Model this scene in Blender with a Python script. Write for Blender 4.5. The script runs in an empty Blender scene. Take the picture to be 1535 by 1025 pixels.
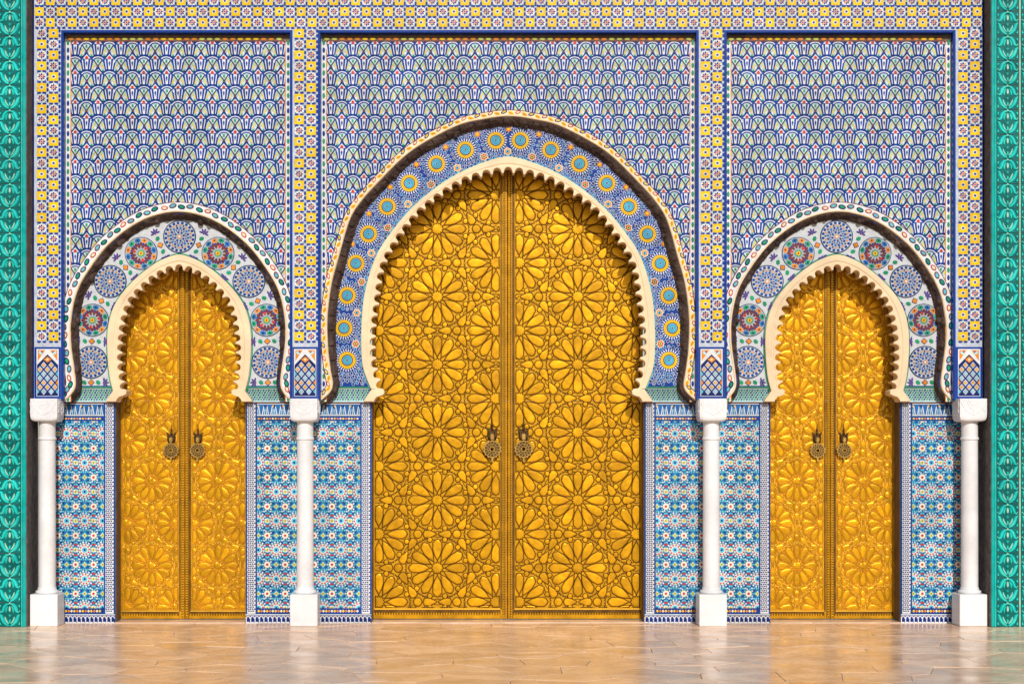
import bpy, math, random
from mathutils import Vector, noise
random.seed(7)

# ------------------------------------------------------------------ units
# 1 u = 6.5 mm.  The facade's front plane is Y = 0, X = 0 is its middle,
# the square lies in front of it (negative Y).
S = 0.0065
D = 16.0            # camera to facade
EYE = 1.6
VX, HY = 718.0, 690.0
CX = (VX - 762.0) * S

def k(Y): return (D + Y) / D
def zz(py, Y=0.0): return EYE - (py - HY) * S * k(Y)

# ------------------------------------------------------------------ camera, sky, sun
sc = bpy.context.scene
col = sc.collection
cam_d = bpy.data.cameras.new('camera'); cam = bpy.data.objects.new('camera', cam_d); col.objects.link(cam)
cam.location = (CX, -D, EYE); cam.rotation_euler = (math.radians(90), 0, 0)
cam_d.sensor_width = 36.0; cam_d.lens = (D / S) * 36.0 / 1535.0
cam_d.shift_x = (767.5 - VX) / 1535.0; cam_d.shift_y = (HY - 512.5) / 1535.0
cam_d.clip_end = 2000.0
sc.camera = cam

SUN_EL, SUN_AZ = math.radians(31), math.radians(6)     # azimuth off the facade's normal, to the right
world = bpy.data.worlds.new('World'); sc.world = world; world.use_nodes = True
nt = world.node_tree
sky = nt.nodes.new('ShaderNodeTexSky'); sky.sky_type = 'NISHITA'; sky.sun_disc = False
sky.sun_elevation = SUN_EL; sky.sun_rotation = math.radians(180) - SUN_AZ
bg = nt.nodes['Background']; nt.links.new(sky.outputs[0], bg.inputs[0]); bg.inputs[1].default_value = 0.075
sun_d = bpy.data.lights.new('sun', 'SUN'); sun_d.energy = 3.0; sun_d.angle = math.radians(0.5); sun_d.color = (1.0, 0.96, 0.90)
sun = bpy.data.objects.new('sun', sun_d); col.objects.link(sun)
sdir = Vector((math.sin(SUN_AZ) * math.cos(SUN_EL), -math.cos(SUN_AZ) * math.cos(SUN_EL), math.sin(SUN_EL)))
sun.rotation_euler = sdir.to_track_quat('Z', 'Y').to_euler()
sun.location = (2, -14, 9)
sc.view_settings.view_transform = 'Standard'; sc.view_settings.look = 'None'
sc.view_settings.exposure = 0.18; sc.view_settings.gamma = 1.0
sc.view_settings.use_curve_mapping = False

# ------------------------------------------------------------------ materials
M = {}
def mat(name, c, rough=0.35, metal=0.0, var=0.10, ns=5.0, rand=0.06, bump=0.0, bs=60.0, dirt=None, dirt_amt=0.5, dirt_scale=1.5, stretch=None):
    m = bpy.data.materials.new(name); m.use_nodes = True; M[name] = m
    n, l = m.node_tree.nodes, m.node_tree.links
    b = n['Principled BSDF']
    b.inputs['Roughness'].default_value = rough; b.inputs['Metallic'].default_value = metal; b.inputs['Specular IOR Level'].default_value = .2
    geo = n.new('ShaderNodeNewGeometry'); vec = geo.outputs['Position']
    if stretch:
        mp = n.new('ShaderNodeMapping'); mp.inputs['Scale'].default_value = stretch
        l.new(vec, mp.inputs['Vector']); vec = mp.outputs[0]
    nz = n.new('ShaderNodeTexNoise'); nz.inputs['Scale'].default_value = ns; nz.inputs['Detail'].default_value = 6
    l.new(vec, nz.inputs['Vector'])
    r1 = n.new('ShaderNodeMapRange'); r1.inputs[1].default_value = .28; r1.inputs[2].default_value = .72
    r1.inputs[3].default_value = 1 - var; r1.inputs[4].default_value = 1 + var
    l.new(nz.outputs[0], r1.inputs[0])
    oi = n.new('ShaderNodeObjectInfo')
    r2 = n.new('ShaderNodeMapRange'); r2.inputs[3].default_value = 1 - rand; r2.inputs[4].default_value = 1 + rand
    l.new(oi.outputs['Random'], r2.inputs[0])
    mu = n.new('ShaderNodeMath'); mu.operation = 'MULTIPLY'
    l.new(r1.outputs[0], mu.inputs[0]); l.new(r2.outputs[0], mu.inputs[1])
    hs = n.new('ShaderNodeHueSaturation'); hs.inputs['Color'].default_value = (*c, 1)
    l.new(mu.outputs[0], hs.inputs['Value'])
    out = hs.outputs[0]
    if dirt:
        n2 = n.new('ShaderNodeTexNoise'); n2.inputs['Scale'].default_value = dirt_scale; n2.inputs['Detail'].default_value = 9
        n2.inputs['Roughness'].default_value = .65; l.new(geo.outputs['Position'], n2.inputs['Vector'])
        r3 = n.new('ShaderNodeMapRange'); r3.inputs[1].default_value = .45; r3.inputs[2].default_value = .75
        r3.inputs[4].default_value = dirt_amt; l.new(n2.outputs[0], r3.inputs[0])
        mx = n.new('ShaderNodeMixRGB'); mx.inputs[2].default_value = (*dirt, 1)
        l.new(r3.outputs[0], mx.inputs[0]); l.new(out, mx.inputs[1]); out = mx.outputs[0]
    l.new(out, b.inputs['Base Color'])
    r4 = n.new('ShaderNodeMapRange'); r4.inputs[3].default_value = rough * .75; r4.inputs[4].default_value = min(1, rough * 1.3)
    l.new(nz.outputs[0], r4.inputs[0]); l.new(r4.outputs[0], b.inputs['Roughness'])
    if bump:
        n3 = n.new('ShaderNodeTexNoise'); n3.inputs['Scale'].default_value = bs; n3.inputs['Detail'].default_value = 5
        l.new(vec, n3.inputs['Vector'])
        bp = n.new('ShaderNodeBump'); bp.inputs['Strength'].default_value = bump; bp.inputs['Distance'].default_value = .01
        l.new(n3.outputs[0], bp.inputs['Height']); l.new(bp.outputs[0], b.inputs['Normal'])
    return m

DIRT = (0.30, 0.24, 0.17)
mat('bone', (0.50, 0.52, 0.54), .3, var=.10, ns=30, rand=.08, dirt=DIRT, dirt_amt=.25, dirt_scale=14)
mat('grout_blue', (0.46, 0.50, 0.58), .5, var=.2, ns=20)
mat('white', (0.66, 0.67, 0.67), .3, var=.10, ns=30, rand=.13, dirt=DIRT, dirt_amt=.22, dirt_scale=16)
mat('lavender', (0.33, 0.38, 0.42), .3, var=.12, ns=30)
mat('blue', (0.003, 0.036, 0.24), .25, var=.2, ns=40, rand=.25)
mat('navy', (0.004, 0.012, 0.09), .25, var=.3, ns=14, rand=.2)
mat('midblue', (0.012, 0.13, 0.40), .25, var=.25, ns=14, rand=.2)
mat('petrol', (0.014, 0.12, 0.30), .25, var=.25, ns=14, rand=.15)
mat('cyan', (0.10, 0.44, 0.55), .25, var=.2, ns=14, rand=.15)
mat('pale', (0.42, 0.60, 0.60), .3, var=.15, rand=.14)
mat('celadon', (0.38, 0.50, 0.52), .3, var=.2, ns=40, rand=.10)
mat('yellow', (0.80, 0.50, 0.004), .25, var=.14, ns=20, rand=.12)
mat('cream', (0.76, 0.66, 0.45), .35, var=.1)
mat('orange', (0.66, 0.22, 0.015), .3, var=.2, rand=.15)
mat('red', (0.48, 0.03, 0.02), .3, var=.25, rand=.2)
mat('maroon', (0.14, 0.025, 0.03), .35, var=.3)
mat('green', (0.01, 0.26, 0.12), .25, var=.25, rand=.2)
mat('lime', (0.50, 0.50, 0.08), .3, var=.2, rand=.2)
mat('purple', (0.07, 0.04, 0.22), .3, var=.2)
mat('teal', (0.000, 0.33, 0.295), .24, var=.25, ns=9, rand=.10, dirt=(.10, .30, .24), dirt_amt=.4)
mat('teal_light', (0.01, 0.56, 0.50), .22, var=.2, ns=9, rand=.14, dirt=(.30, .52, .38), dirt_amt=.25, dirt_scale=9)
mat('teal_pale', (0.34, 0.60, 0.46), .3, var=.2, ns=12, rand=.1)
mat('teal_dark', (0.000, 0.125, 0.115), .3, var=.3, ns=9, rand=.15)
mat('marble', (0.75, 0.745, 0.75), .3, var=.04, ns=4, rand=.03, dirt=(.46, .43, .42), dirt_amt=.5, dirt_scale=3.2)
mat('plaster', (0.78, 0.60, 0.385), .75, var=.10, ns=6, dirt=(.45, .32, .20), dirt_amt=.35, dirt_scale=4, bump=.25, bs=45)
mat('carved_brown', (0.050, 0.030, 0.023), .7, var=.4, ns=9, rand=.1, dirt=(.16, .11, .085), dirt_amt=.6, dirt_scale=7, bump=.7, bs=28)
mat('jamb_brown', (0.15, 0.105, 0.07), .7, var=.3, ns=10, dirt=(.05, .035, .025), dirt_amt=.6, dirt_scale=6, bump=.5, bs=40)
mat('grey_plaster', (0.10, 0.085, 0.08), .85, var=.35, ns=16, dirt=(.22, .19, .17), dirt_amt=.6, dirt_scale=12, bump=.9, bs=50)
mat('gold_panel', (0.56, 0.275, 0.007), .36, metal=.45, var=.25, ns=9, rand=.0, dirt=(.27, .115, .006), dirt_amt=.7, dirt_scale=4, bump=.2, bs=30)
mat('gold', (0.66, 0.325, 0.005), .33, metal=.45, var=.20, ns=11, rand=.18, dirt=(.36, .15, .006), dirt_amt=.75, dirt_scale=5, bump=.16, bs=26)
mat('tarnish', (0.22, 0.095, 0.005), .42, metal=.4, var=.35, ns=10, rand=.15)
mat('gold_bright', (0.80, 0.47, 0.05), .3, metal=.5, var=.12, ns=12, rand=.06)
mat('patina', (0.125, 0.055, 0.006), .45, metal=.3, var=.4, ns=14, rand=.15)
mat('bronze', (0.085, 0.045, 0.015), .45, metal=.4, var=.4, ns=30)
mat('old_brass', (0.40, 0.24, 0.06), .4, metal=.5, var=.3, ns=30)
mat('black', (0.01, 0.008, 0.006), .8, var=.1)
mat('wall_core', (0.35, 0.27, 0.20), .9, var=.2, bump=.4)

def floor_material(name, base, grout=False):
    m = bpy.data.materials.new(name); m.use_nodes = True; M[name] = m
    n, l = m.node_tree.nodes, m.node_tree.links; b = n['Principled BSDF']
    b.inputs['Specular IOR Level'].default_value = .3
    geo = n.new('ShaderNodeNewGeometry'); oi = n.new('ShaderNodeObjectInfo')
    add = n.new('ShaderNodeVectorMath'); add.operation = 'ADD'
    sc3 = n.new('ShaderNodeVectorMath'); sc3.operation = 'SCALE'; sc3.inputs[3].default_value = 0.0 if grout else 7.0
    cmb = n.new('ShaderNodeCombineXYZ')
    for i in range(3): l.new(oi.outputs['Random'], cmb.inputs[i])
    l.new(cmb.outputs[0], sc3.inputs[0]); l.new(geo.outputs['Position'], add.inputs[0]); l.new(sc3.outputs[0], add.inputs[1])
    mp = n.new('ShaderNodeMapping'); mp.inputs['Scale'].default_value = (1.4, 1.6, 1); mp.inputs['Rotation'].default_value = (0, 0, .25)
    l.new(add.outputs[0], mp.inputs['Vector'])
    nz = n.new('ShaderNodeTexNoise'); nz.inputs['Scale'].default_value = 1.3; nz.inputs['Detail'].default_value = 9
    nz.inputs['Roughness'].default_value = .62; nz.inputs['Distortion'].default_value = 1.2
    l.new(mp.outputs[0], nz.inputs['Vector'])
    cr = n.new('ShaderNodeValToRGB'); e = cr.color_ramp.elements
    e[0].position = .30; e[0].color = (*[v * .66 for v in base], 1)
    e[1].position = .72; e[1].color = (*[min(1, v * 1.12) for v in base], 1)
    x = e.new(.47); x.color = (base[0] * .88, base[1] * .84, base[2] * .82, 1)
    x = e.new(.55); x.color = (*base, 1)
    l.new(nz.outputs[0], cr.inputs[0])
    hs = n.new('ShaderNodeHueSaturation'); l.new(cr.outputs[0], hs.inputs['Color'])
    mr = n.new('ShaderNodeMapRange'); mr.inputs[3].default_value = .90; mr.inputs[4].default_value = 1.07
    l.new(oi.outputs['Random'], mr.inputs[0]); l.new(mr.outputs[0], hs.inputs['Value'])
    l.new(hs.outputs[0], b.inputs['Base Color'])
    nr = n.new('ShaderNodeTexNoise'); nr.inputs['Scale'].default_value = 2.3; nr.inputs['Detail'].default_value = 6
    l.new(add.outputs[0], nr.inputs['Vector'])
    rr = n.new('ShaderNodeMapRange'); rr.inputs[1].default_value = .3; rr.inputs[2].default_value = .7
    rr.inputs[3].default_value = .14; rr.inputs[4].default_value = .36
    l.new(nr.outputs[0], rr.inputs[0]); l.new(rr.outputs[0], b.inputs['Roughness'])
    nb = n.new('ShaderNodeTexNoise'); nb.inputs['Scale'].default_value = 9; nb.inputs['Detail'].default_value = 6
    l.new(geo.outputs['Position'], nb.inputs['Vector'])
    bp = n.new('ShaderNodeBump'); bp.inputs['Strength'].default_value = .10; bp.inputs['Distance'].default_value = .01
    l.new(nb.outputs[0], bp.inputs['Height']); l.new(bp.outputs[0], b.inputs['Normal'])
floor_material('paving', (0.86, 0.58, 0.38))
floor_material('mortar', (0.26, 0.17, 0.11), True)
floor_material('threshold_stone', (0.66, 0.49, 0.36))

# ------------------------------------------------------------------ mesh engine
def area(p): return sum(p[i][0] * p[(i + 1) % len(p)][1] - p[(i + 1) % len(p)][0] * p[i][1] for i in range(len(p))) / 2
def ccw(p): return p if area(p) > 0 else p[::-1]
def cen(p): return (sum(a[0] for a in p) / len(p), sum(a[1] for a in p) / len(p))

class MB:
    """collects faces; 2-D helpers work in the facade plane (x, z), height comes out of the wall (-Y); all in u"""
    def __init__(self): self.v, self.f, self.m, self.mats = [], [], [], []
    def mi(self, m):
        if m not in self.mats: self.mats.append(m)
        return self.mats.index(m)
    def vert(self, x, y, z): self.v.append((x, y, z)); return len(self.v) - 1
    def face(self, idx, m): self.f.append(tuple(idx)); self.m.append(self.mi(m))
    def loop(self, p, h): return [self.vert(a, -h, b) for a, b in p]
    def bridge(self, A, B, m):
        n = len(A)
        for i in range(n): self.face((A[i], A[(i + 1) % n], B[(i + 1) % n], B[i]), m)
    def poly(self, p, m, h, base=0.0, bev=0.0):
        p = ccw(p)
        if abs(area(p)) < .05: return
        A = self.loop(p, base)
        if bev:
            c = cen(p); r = max(1e-6, sum(math.hypot(a - c[0], b - c[1]) for a, b in p) / len(p)); f = max(.3, 1 - bev / r)
            p = [(c[0] + (a - c[0]) * f, c[1] + (b - c[1]) * f) for a, b in p]
        B = self.loop(p, h); self.bridge(A, B, m); self.face(B, m)
    def box(self, x0, x1, y0, y1, z0, z1, m, bev=0.0):     # y: metres-in-u, y0 front
        if bev:
            b = bev
            P = [[(x0 + b, z0), (x1 - b, z0), (x1, z0 + b), (x1, z1 - b), (x1 - b, z1), (x0 + b, z1), (x0, z1 - b), (x0, z0 + b)], None]
            ins = [(x0 + b, z0 + b), (x1 - b, z0 + b), (x1 - b, z0 + b), (x1 - b, z1 - b), (x1 - b, z1 - b), (x0 + b, z1 - b), (x0 + b, z1 - b), (x0 + b, z0 + b)]
            A = [self.vert(a, y1, c) for a, c in P[0]]; B = [self.vert(a, y0 + b, c) for a, c in P[0]]
            C = [self.vert(a, y0, c) for a, c in ((x0 + b, z0 + b), (x1 - b, z0 + b), (x1 - b, z1 - b), (x0 + b, z1 - b))]
            self.bridge(A, B, m); self.face(A[::-1], m); self.face(C, m)
            self.face((B[0], B[1], C[1], C[0]), m); self.face((B[1], B[2], C[1]), m); self.face((B[2], B[3], C[2], C[1]), m)
            self.face((B[3], B[4], C[2]), m); self.face((B[4], B[5], C[3], C[2]), m); self.face((B[5], B[6], C[3]), m)
            self.face((B[6], B[7], C[0], C[3]), m); self.face((B[7], B[0], C[0]), m)
            return
        A = [self.vert(a, y1, c) for a, c in ((x0, z0), (x1, z0), (x1, z1), (x0, z1))]
        B = [self.vert(a, y0, c) for a, c in ((x0, z0), (x1, z0), (x1, z1), (x0, z1))]
        self.bridge(A, B, m); self.face(B, m); self.face(A[::-1], m)
    def ribbon(self, pts, w, m, h, base=0.0, top=.5, taper=True):
        n = len(pts); L = []
        for i, (x, z) in enumerate(pts):
            a, b = pts[max(0, i - 1)], pts[min(n - 1, i + 1)]
            dx, dz = b[0] - a[0], b[1] - a[1]; q = math.hypot(dx, dz) or 1
            nx, nz = -dz / q, dx / q
            t = i / (n - 1); ww = w / 2 * (1 - .55 * abs(2 * t - 1) ** 2.5 if taper else 1)
            L.append([self.vert(x + nx * ww, -base, z + nz * ww), self.vert(x + nx * ww * top, -h, z + nz * ww * top),
                      self.vert(x - nx * ww * top, -h, z - nz * ww * top), self.vert(x - nx * ww, -base, z - nz * ww)])
        for a, b in zip(L, L[1:]):
            for j in range(3): self.face((a[j + 1], b[j + 1], b[j], a[j]), m)
        self.face(L[0], m); self.face(L[-1][::-1], m)
    def lathe(self, prof, m, n=24, cx=0, cy=0):
        R = [[self.vert(cx + r * math.cos(2 * math.pi * i / n), cy + r * math.sin(2 * math.pi * i / n), z) for i in range(n)] for r, z in prof]
        for A, B in zip(R, R[1:]): self.bridge(A, B, m)
        self.face(R[-1], m); self.face(R[0][::-1], m)
    def motif(self, mo, clip=None, keep=None, dx=0, dz=0, cut=None):
        for (p, m, h, base, bev) in mo:
            p = [(a + dx, b + dz) for a, b in p]
            if clip: p = clip_poly(p, clip)
            if len(p) < 3: continue
            if cut: p = cut(p)
            if len(p) < 3: continue
            if keep and not keep(*cen(p)): continue
            self.poly(p, m, h, base, bev)
    def mesh(self, name, smooth=False):
        me = bpy.data.meshes.new(name)
        me.from_pydata([(a * S, b * S, c * S) for a, b, c in self.v], [], self.f)
        for x in self.mats: me.materials.append(M[x])
        me.polygons.foreach_set('material_index', self.m)
        if smooth: me.polygons.foreach_set('use_smooth', [True] * len(self.f))
        me.update(); return me

def clip_poly(p, r):
    x0, x1, z0, z1 = r
    for ax, lim, sg in ((0, x0, 1), (0, x1, -1), (1, z0, 1), (1, z1, -1)):
        out = []
        for i in range(len(p)):
            a, b = p[i], p[(i + 1) % len(p)]
            da, db = (a[ax] - lim) * sg, (b[ax] - lim) * sg
            if da >= 0: out.append(a)
            if (da >= 0) != (db >= 0):
                t = da / (da - db); out.append((a[0] + (b[0] - a[0]) * t, a[1] + (b[1] - a[1]) * t))
        p = out
        if len(p) < 3: return []
    return p

def halfplane(p, q, n, d):
    out = []
    for i in range(len(p)):
        a, b = p[i], p[(i + 1) % len(p)]
        da, db = (a[0] - q[0]) * n[0] + (a[1] - q[1]) * n[1] - d, (b[0] - q[0]) * n[0] + (b[1] - q[1]) * n[1] - d
        if da >= 0: out.append(a)
        if (da >= 0) != (db >= 0):
            t = da / (da - db); out.append((a[0] + (b[0] - a[0]) * t, a[1] + (b[1] - a[1]) * t))
    return out
W = {}
def add(name, me, parent=None, loc=(0, 0, 0), th=0.0, **props):
    """loc in world metres; th turns the piece in the facade plane"""
    o = bpy.data.objects.new(name, me); col.objects.link(o); W[o] = Vector(loc)
    o.location = Vector(loc) - (W[parent] if parent else Vector((0, 0, 0)))
    if th: o.rotation_euler = (0, -th, 0)
    if parent: o.parent = parent
    for a, b in props.items(): o[a] = b
    return o
def thing(name, label, cat, loc, group=None):
    o = add(name, None, None, loc, label=label, category=cat, kind='thing')
    o.empty_display_size = .1
    if group: o['group'] = group
    return o

# shapes in u
def circ(x, z, r, n=12, a0=0.0): return [(x + r * math.cos(a0 + 2 * math.pi * i / n), z + r * math.sin(a0 + 2 * math.pi * i / n)) for i in range(n)]
def ell(x, z, a, b, th=0.0, n=8):
    c, s = math.cos(th), math.sin(th); o = []
    for i in range(n):
        t = 2 * math.pi * i / n; u, v = a * math.cos(t), b * math.sin(t); o.append((x + u * c - v * s, z + u * s + v * c))
    return o
def rect(x, z, w, h): return [(x - w / 2, z - h / 2), (x + w / 2, z - h / 2), (x + w / 2, z + h / 2), (x - w / 2, z + h / 2)]
def star(x, z, r1, r2, n, a0=0.0): return [(x + (r1 if i % 2 == 0 else r2) * math.cos(a0 + math.pi * i / n), z + (r1 if i % 2 == 0 else r2) * math.sin(a0 + math.pi * i / n)) for i in range(2 * n)]
def dia(x, z, a, b, th=0.0): return ell(x, z, a, b, th, 4)
def bar(x0, z0, x1, z1, w):
    dx, dz = x1 - x0, z1 - z0; q = math.hypot(dx, dz); nx, nz = -dz / q * w / 2, dx / q * w / 2
    return [(x0 + nx, z0 + nz), (x0 - nx, z0 - nz), (x1 - nx, z1 - nz), (x1 + nx, z1 + nz)]
def arcs(x, z, a0, b0, a1, b1, t0, t1, n):
    o = []
    for i in range(n):
        u, v = t0 + (t1 - t0) * i / n, t0 + (t1 - t0) * (i + 1) / n
        o.append([(x + a0 * math.cos(u), z + b0 * math.sin(u)), (x + a0 * math.cos(v), z + b0 * math.sin(v)),
                  (x + a1 * math.cos(v), z + b1 * math.sin(v)), (x + a1 * math.cos(u), z + b1 * math.sin(u))])
    return o
def P(p, m, h, base=0.0, bev=0.0): return (p, m, h, base, bev)

# paths for the arches ------------------------------------------------
def smooth_path(half, cx, Y, step=2.0):
    """half: [(half width, photo row)] from the foot to the crown, as seen at depth Y -> dense path in u (x, z), left foot over crown to right foot, with outward normals"""
    q = k(Y)
    H = [(a * q, (zz(b, Y)) / S) for a, b in half]
    full = [(-a, b) for a, b in H] + [(a, b) for a, b in H[:-1][::-1]]
    pts = []
    for i in range(len(full) - 1):
        p0, p1, p2, p3 = full[max(0, i - 1)], full[i], full[i + 1], full[min(len(full) - 1, i + 2)]
        for j in range(12):
            t = j / 12
            pts.append(tuple(.5 * (2 * p1[c] + (p2[c] - p0[c]) * t + (2 * p0[c] - 5 * p1[c] + 4 * p2[c] - p3[c]) * t * t + (3 * p1[c] - p0[c] - 3 * p2[c] + p3[c]) * t ** 3) for c in (0, 1)))
    pts.append(full[-1])
    L = [0]
    for a, b in zip(pts, pts[1:]): L.append(L[-1] + math.hypot(b[0] - a[0], b[1] - a[1]))
    n = max(8, int(L[-1] / step)); out = []; j = 0
    for i in range(n + 1):
        d = L[-1] * i / n
        while j < len(L) - 2 and L[j + 1] < d: j += 1
        t = (d - L[j]) / max(1e-9, L[j + 1] - L[j])
        out.append((cx + pts[j][0] + (pts[j + 1][0] - pts[j][0]) * t, pts[j][1] + (pts[j + 1][1] - pts[j][1]) * t))
    for _ in range(int(60 / step ** 2) + 2):
        out = [out[0], out[1]] + [((out[i - 1][0] + 2 * out[i][0] + out[i + 1][0]) / 4, (out[i - 1][1] + 2 * out[i][1] + out[i + 1][1]) / 4) for i in range(2, n - 1)] + [out[n - 1], out[n]]
    nor = []
    for i in range(n + 1):
        a, b = out[max(0, i - 2)], out[min(n, i + 2)]
        dx, dz = b[0] - a[0], b[1] - a[1]; q2 = math.hypot(dx, dz); nor.append((-dz / q2, dx / q2))
    return out, nor, L[-1]

def inside(pt, poly):
    x, z = pt; c = False; j = len(poly) - 1
    for i in range(len(poly)):
        a, b = poly[i], poly[j]
        if (a[1] > z) != (b[1] > z) and x < (b[0] - a[0]) * (z - a[1]) / (b[1] - a[1]) + a[0]: c = not c
        j = i
    return c

# ================================================================== GROUND
gb = MB(); R = 90000
gb.face([gb.vert(-R, -R, -2.0), gb.vert(R, -R, -2.0), gb.vert(R, R, -2.0), gb.vert(-R, R, -2.0)], 'mortar')
ground = add('ground', gb.mesh('ground'), kind='structure')

def slabs():
    x0, x1, y0, y1 = -6.3, 6.3, -4.95, 0.19
    cw, ch = .58, .44; pts = {}
    nx, ny = int((x1 - x0) / cw) + 1, int((y1 - y0) / ch) + 1
    for j in range(-1, ny + 1):
        for i in range(-1, nx + 1):
            pts[i, j] = (x0 + (i + .5 + (.5 if j % 2 else 0) + random.uniform(-.34, .34)) * cw, y0 + (j + .5 + random.uniform(-.36, .36)) * ch)
    for (i, j), p in pts.items():
        poly = [(x0, y0), (x1, y0), (x1, y1), (x0, y1)]
        for di in (-2, -1, 0, 1, 2):
            for dj in (-2, -1, 0, 1, 2):
                q = pts.get((i + di, j + dj))
                if not q or q == p: continue
                mx, my = (p[0] + q[0]) / 2, (p[1] + q[1]) / 2; nx_, ny_ = q[0] - p[0], q[1] - p[1]
                out = []
                for a, b in zip(poly, poly[1:] + poly[:1]):
                    da = (a[0] - mx) * nx_ + (a[1] - my) * ny_; db = (b[0] - mx) * nx_ + (b[1] - my) * ny_
                    if da <= 0: out.append(a)
                    if (da <= 0) != (db <= 0):
                        t = da / (da - db); out.append((a[0] + (b[0] - a[0]) * t, a[1] + (b[1] - a[1]) * t))
                poly = out
                if len(poly) < 3: break
            if len(poly) < 3: break
        if len(poly) < 3 or abs(area(poly)) < .03: continue
        c = cen(poly); poly = ccw(poly)
        mb = MB(); rr = sum(math.hypot(a - c[0], b - c[1]) for a, b in poly) / len(poly)
        f1, f2 = 1 - .0022 / rr, 1 - .006 / rr
        def lp(f, z): return [mb.vert((a - c[0]) * f / S, (b - c[1]) * f / S, z / S) for a, b in poly]
        # chipped corners: jitter a little
        A, B, C_ = lp(f1, -.026), lp(f1, -.003), lp(f2, 0)
        mb.bridge(A, B, 'paving'); mb.bridge(B, C_, 'paving'); mb.face(C_, 'paving')
        o = add('paving_slab', mb.mesh('paving_slab'), ground, (c[0], c[1], random.uniform(-.0022, .0022)))
        o.rotation_euler = (random.uniform(-.0018, .0018), random.uniform(-.0018, .0018), 0)
slabs()

# ================================================================== TILED FRAME (front plane)
STRIPS = [(-712, -669), (-325, -284), (284, 325), (669, 712)]
Z_CAP = zz(598) / S; Z_LOW = zz(520) / S; Z_PAN = zz(47) / S; Z_TOP = zz(-34) / S
frame = thing('tiled_wall', 'yellow and white checkered tile wall running over and between the three arches', 'wall', (0, 0, 0))
mb = MB()
mb.box(-712, 712, 0, 30, Z_PAN, Z_TOP, 'grout_blue')
for a, b in STRIPS: mb.box(a, b, 0, 30, Z_CAP + .2, Z_PAN - .01, 'grout_blue')
add('frame_body', mb.mesh('frame_body'), frame)
mb = MB(); mb.box(-730, 730, -7, 30, Z_TOP, Z_TOP + 9, 'blue', .8); mb.box(-728, 728, -3, 30, Z_TOP + 9.1, Z_TOP + 120, 'white')
add('cornice_band', mb.mesh('cornice_band'), frame)
mb = MB()                        # blue glazed edging that lines each recessed panel
for x0, x1 in ((-669, -325), (-284, 284), (325, 669)):
    mb.box(x0 - 1.5, x0 + 2.6, -.8, 14, zz(600) / S, Z_PAN + 1.5, 'blue', .5)
    mb.box(x1 - 2.6, x1 + 1.5, -.8, 14, zz(600) / S, Z_PAN + 1.5, 'blue', .5)
    mb.box(x0 + 2.7, x1 - 2.7, -.8, 14, Z_PAN - 2.6, Z_PAN + 1.5, 'blue', .5)
for x in (-712, 712): mb.box(x - 1.2, x + 1.2, -.6, 14, zz(600) / S, Z_TOP - .1, 'navy', .4)
add('blue_edging', mb.mesh('blue_edging'), frame)
mb = MB()
mb.box(-710, 710, -.35, .2, zz(9.4) / S, zz(8.2) / S, 'midblue')
add('tile_line', mb.mesh('tile_line'), frame)

def cell_tile(kind, wx=16.4, wz=16.2):
    mo = []
    if kind == 'y':
        mo += [P(rect(0, 0, 12.6, 12.6), 'yellow', .60, 0, .4)]
        for sg in (-1, 1):
            for q in (-4.2, 0, 4.2): mo += [P(dia(sg * 6.1, q, 1.5, 1.5), 'yellow', .58, 0), P(dia(q, sg * 6.1, 1.5, 1.5), 'yellow', .58, 0)]
        mo += [P(star(0, 0, 3.5, 2.6, 8), 'white', .85, .5, .2), P(circ(0, 0, 1.9, 8), 'blue', 1.05, .8, .2)]
    else:
        mo += [P(rect(0, 0, 12.6, 12.6), 'white', .55, 0, .4)]
        for i in range(8):
            t = math.pi / 4 * i
            mo.append(P(ell(3.6 * math.cos(t), 3.6 * math.sin(t), 1.9, 1.25, t), ('purple', 'orange', 'blue', 'maroon')[i % 4], .8, .5, .1))
        mo += [P(circ(0, 0, 1.5, 8), 'red', .8, .5, .2)]
        mo += [P(dia(a * 5.4, b * 5.4, 1.0, 1.0), 'midblue', .75, .5, .1) for a in (-1, 1) for b in (-1, 1)]
    for sg in (-1, 1):
        mo.append(P(ell(wx / 2, sg * 3.6, 1.7, 3.0), 'blue', .75, 0, .2)); mo.append(P(ell(sg * 3.7, -wz / 2, 3.1, 1.7), 'blue', .75, 0, .2))
    mb = MB(); mb.motif(mo); return mb.mesh('yellow_tile' if kind == 'y' else 'white_tile')
TY, TW = cell_tile('y'), cell_tile('w')
def put_tile(x, z, par, sx=1.0):
    o = add('yellow_tile' if par else 'white_tile', TY if par else TW, frame, (x * S, random.uniform(-.0005, .0005), z * S), random.uniform(-.012, .012))
    o.scale[0] = sx; o.rotation_euler[0] = random.uniform(-.012, .012); o.rotation_euler[2] = random.uniform(-.012, .012)
NC = 87; pitch = 1422 / NC
for r, py in enumerate((-14, 2, 18, 34.3)):
    for c in range(NC): put_tile(-711 + (c + .5) * pitch, zz(py) / S, (r + c) % 2 == 0)
for si, (a, b) in enumerate(STRIPS):
    m_ = (a + b) / 2
    for r in range(29):
        py = 50.5 + r * 16.2
        for c in (0, 1): put_tile(m_ + (c - .5) * 17.9, zz(py) / S, (r + c + (si % 2)) % 2 == 1, 1.08)
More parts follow.
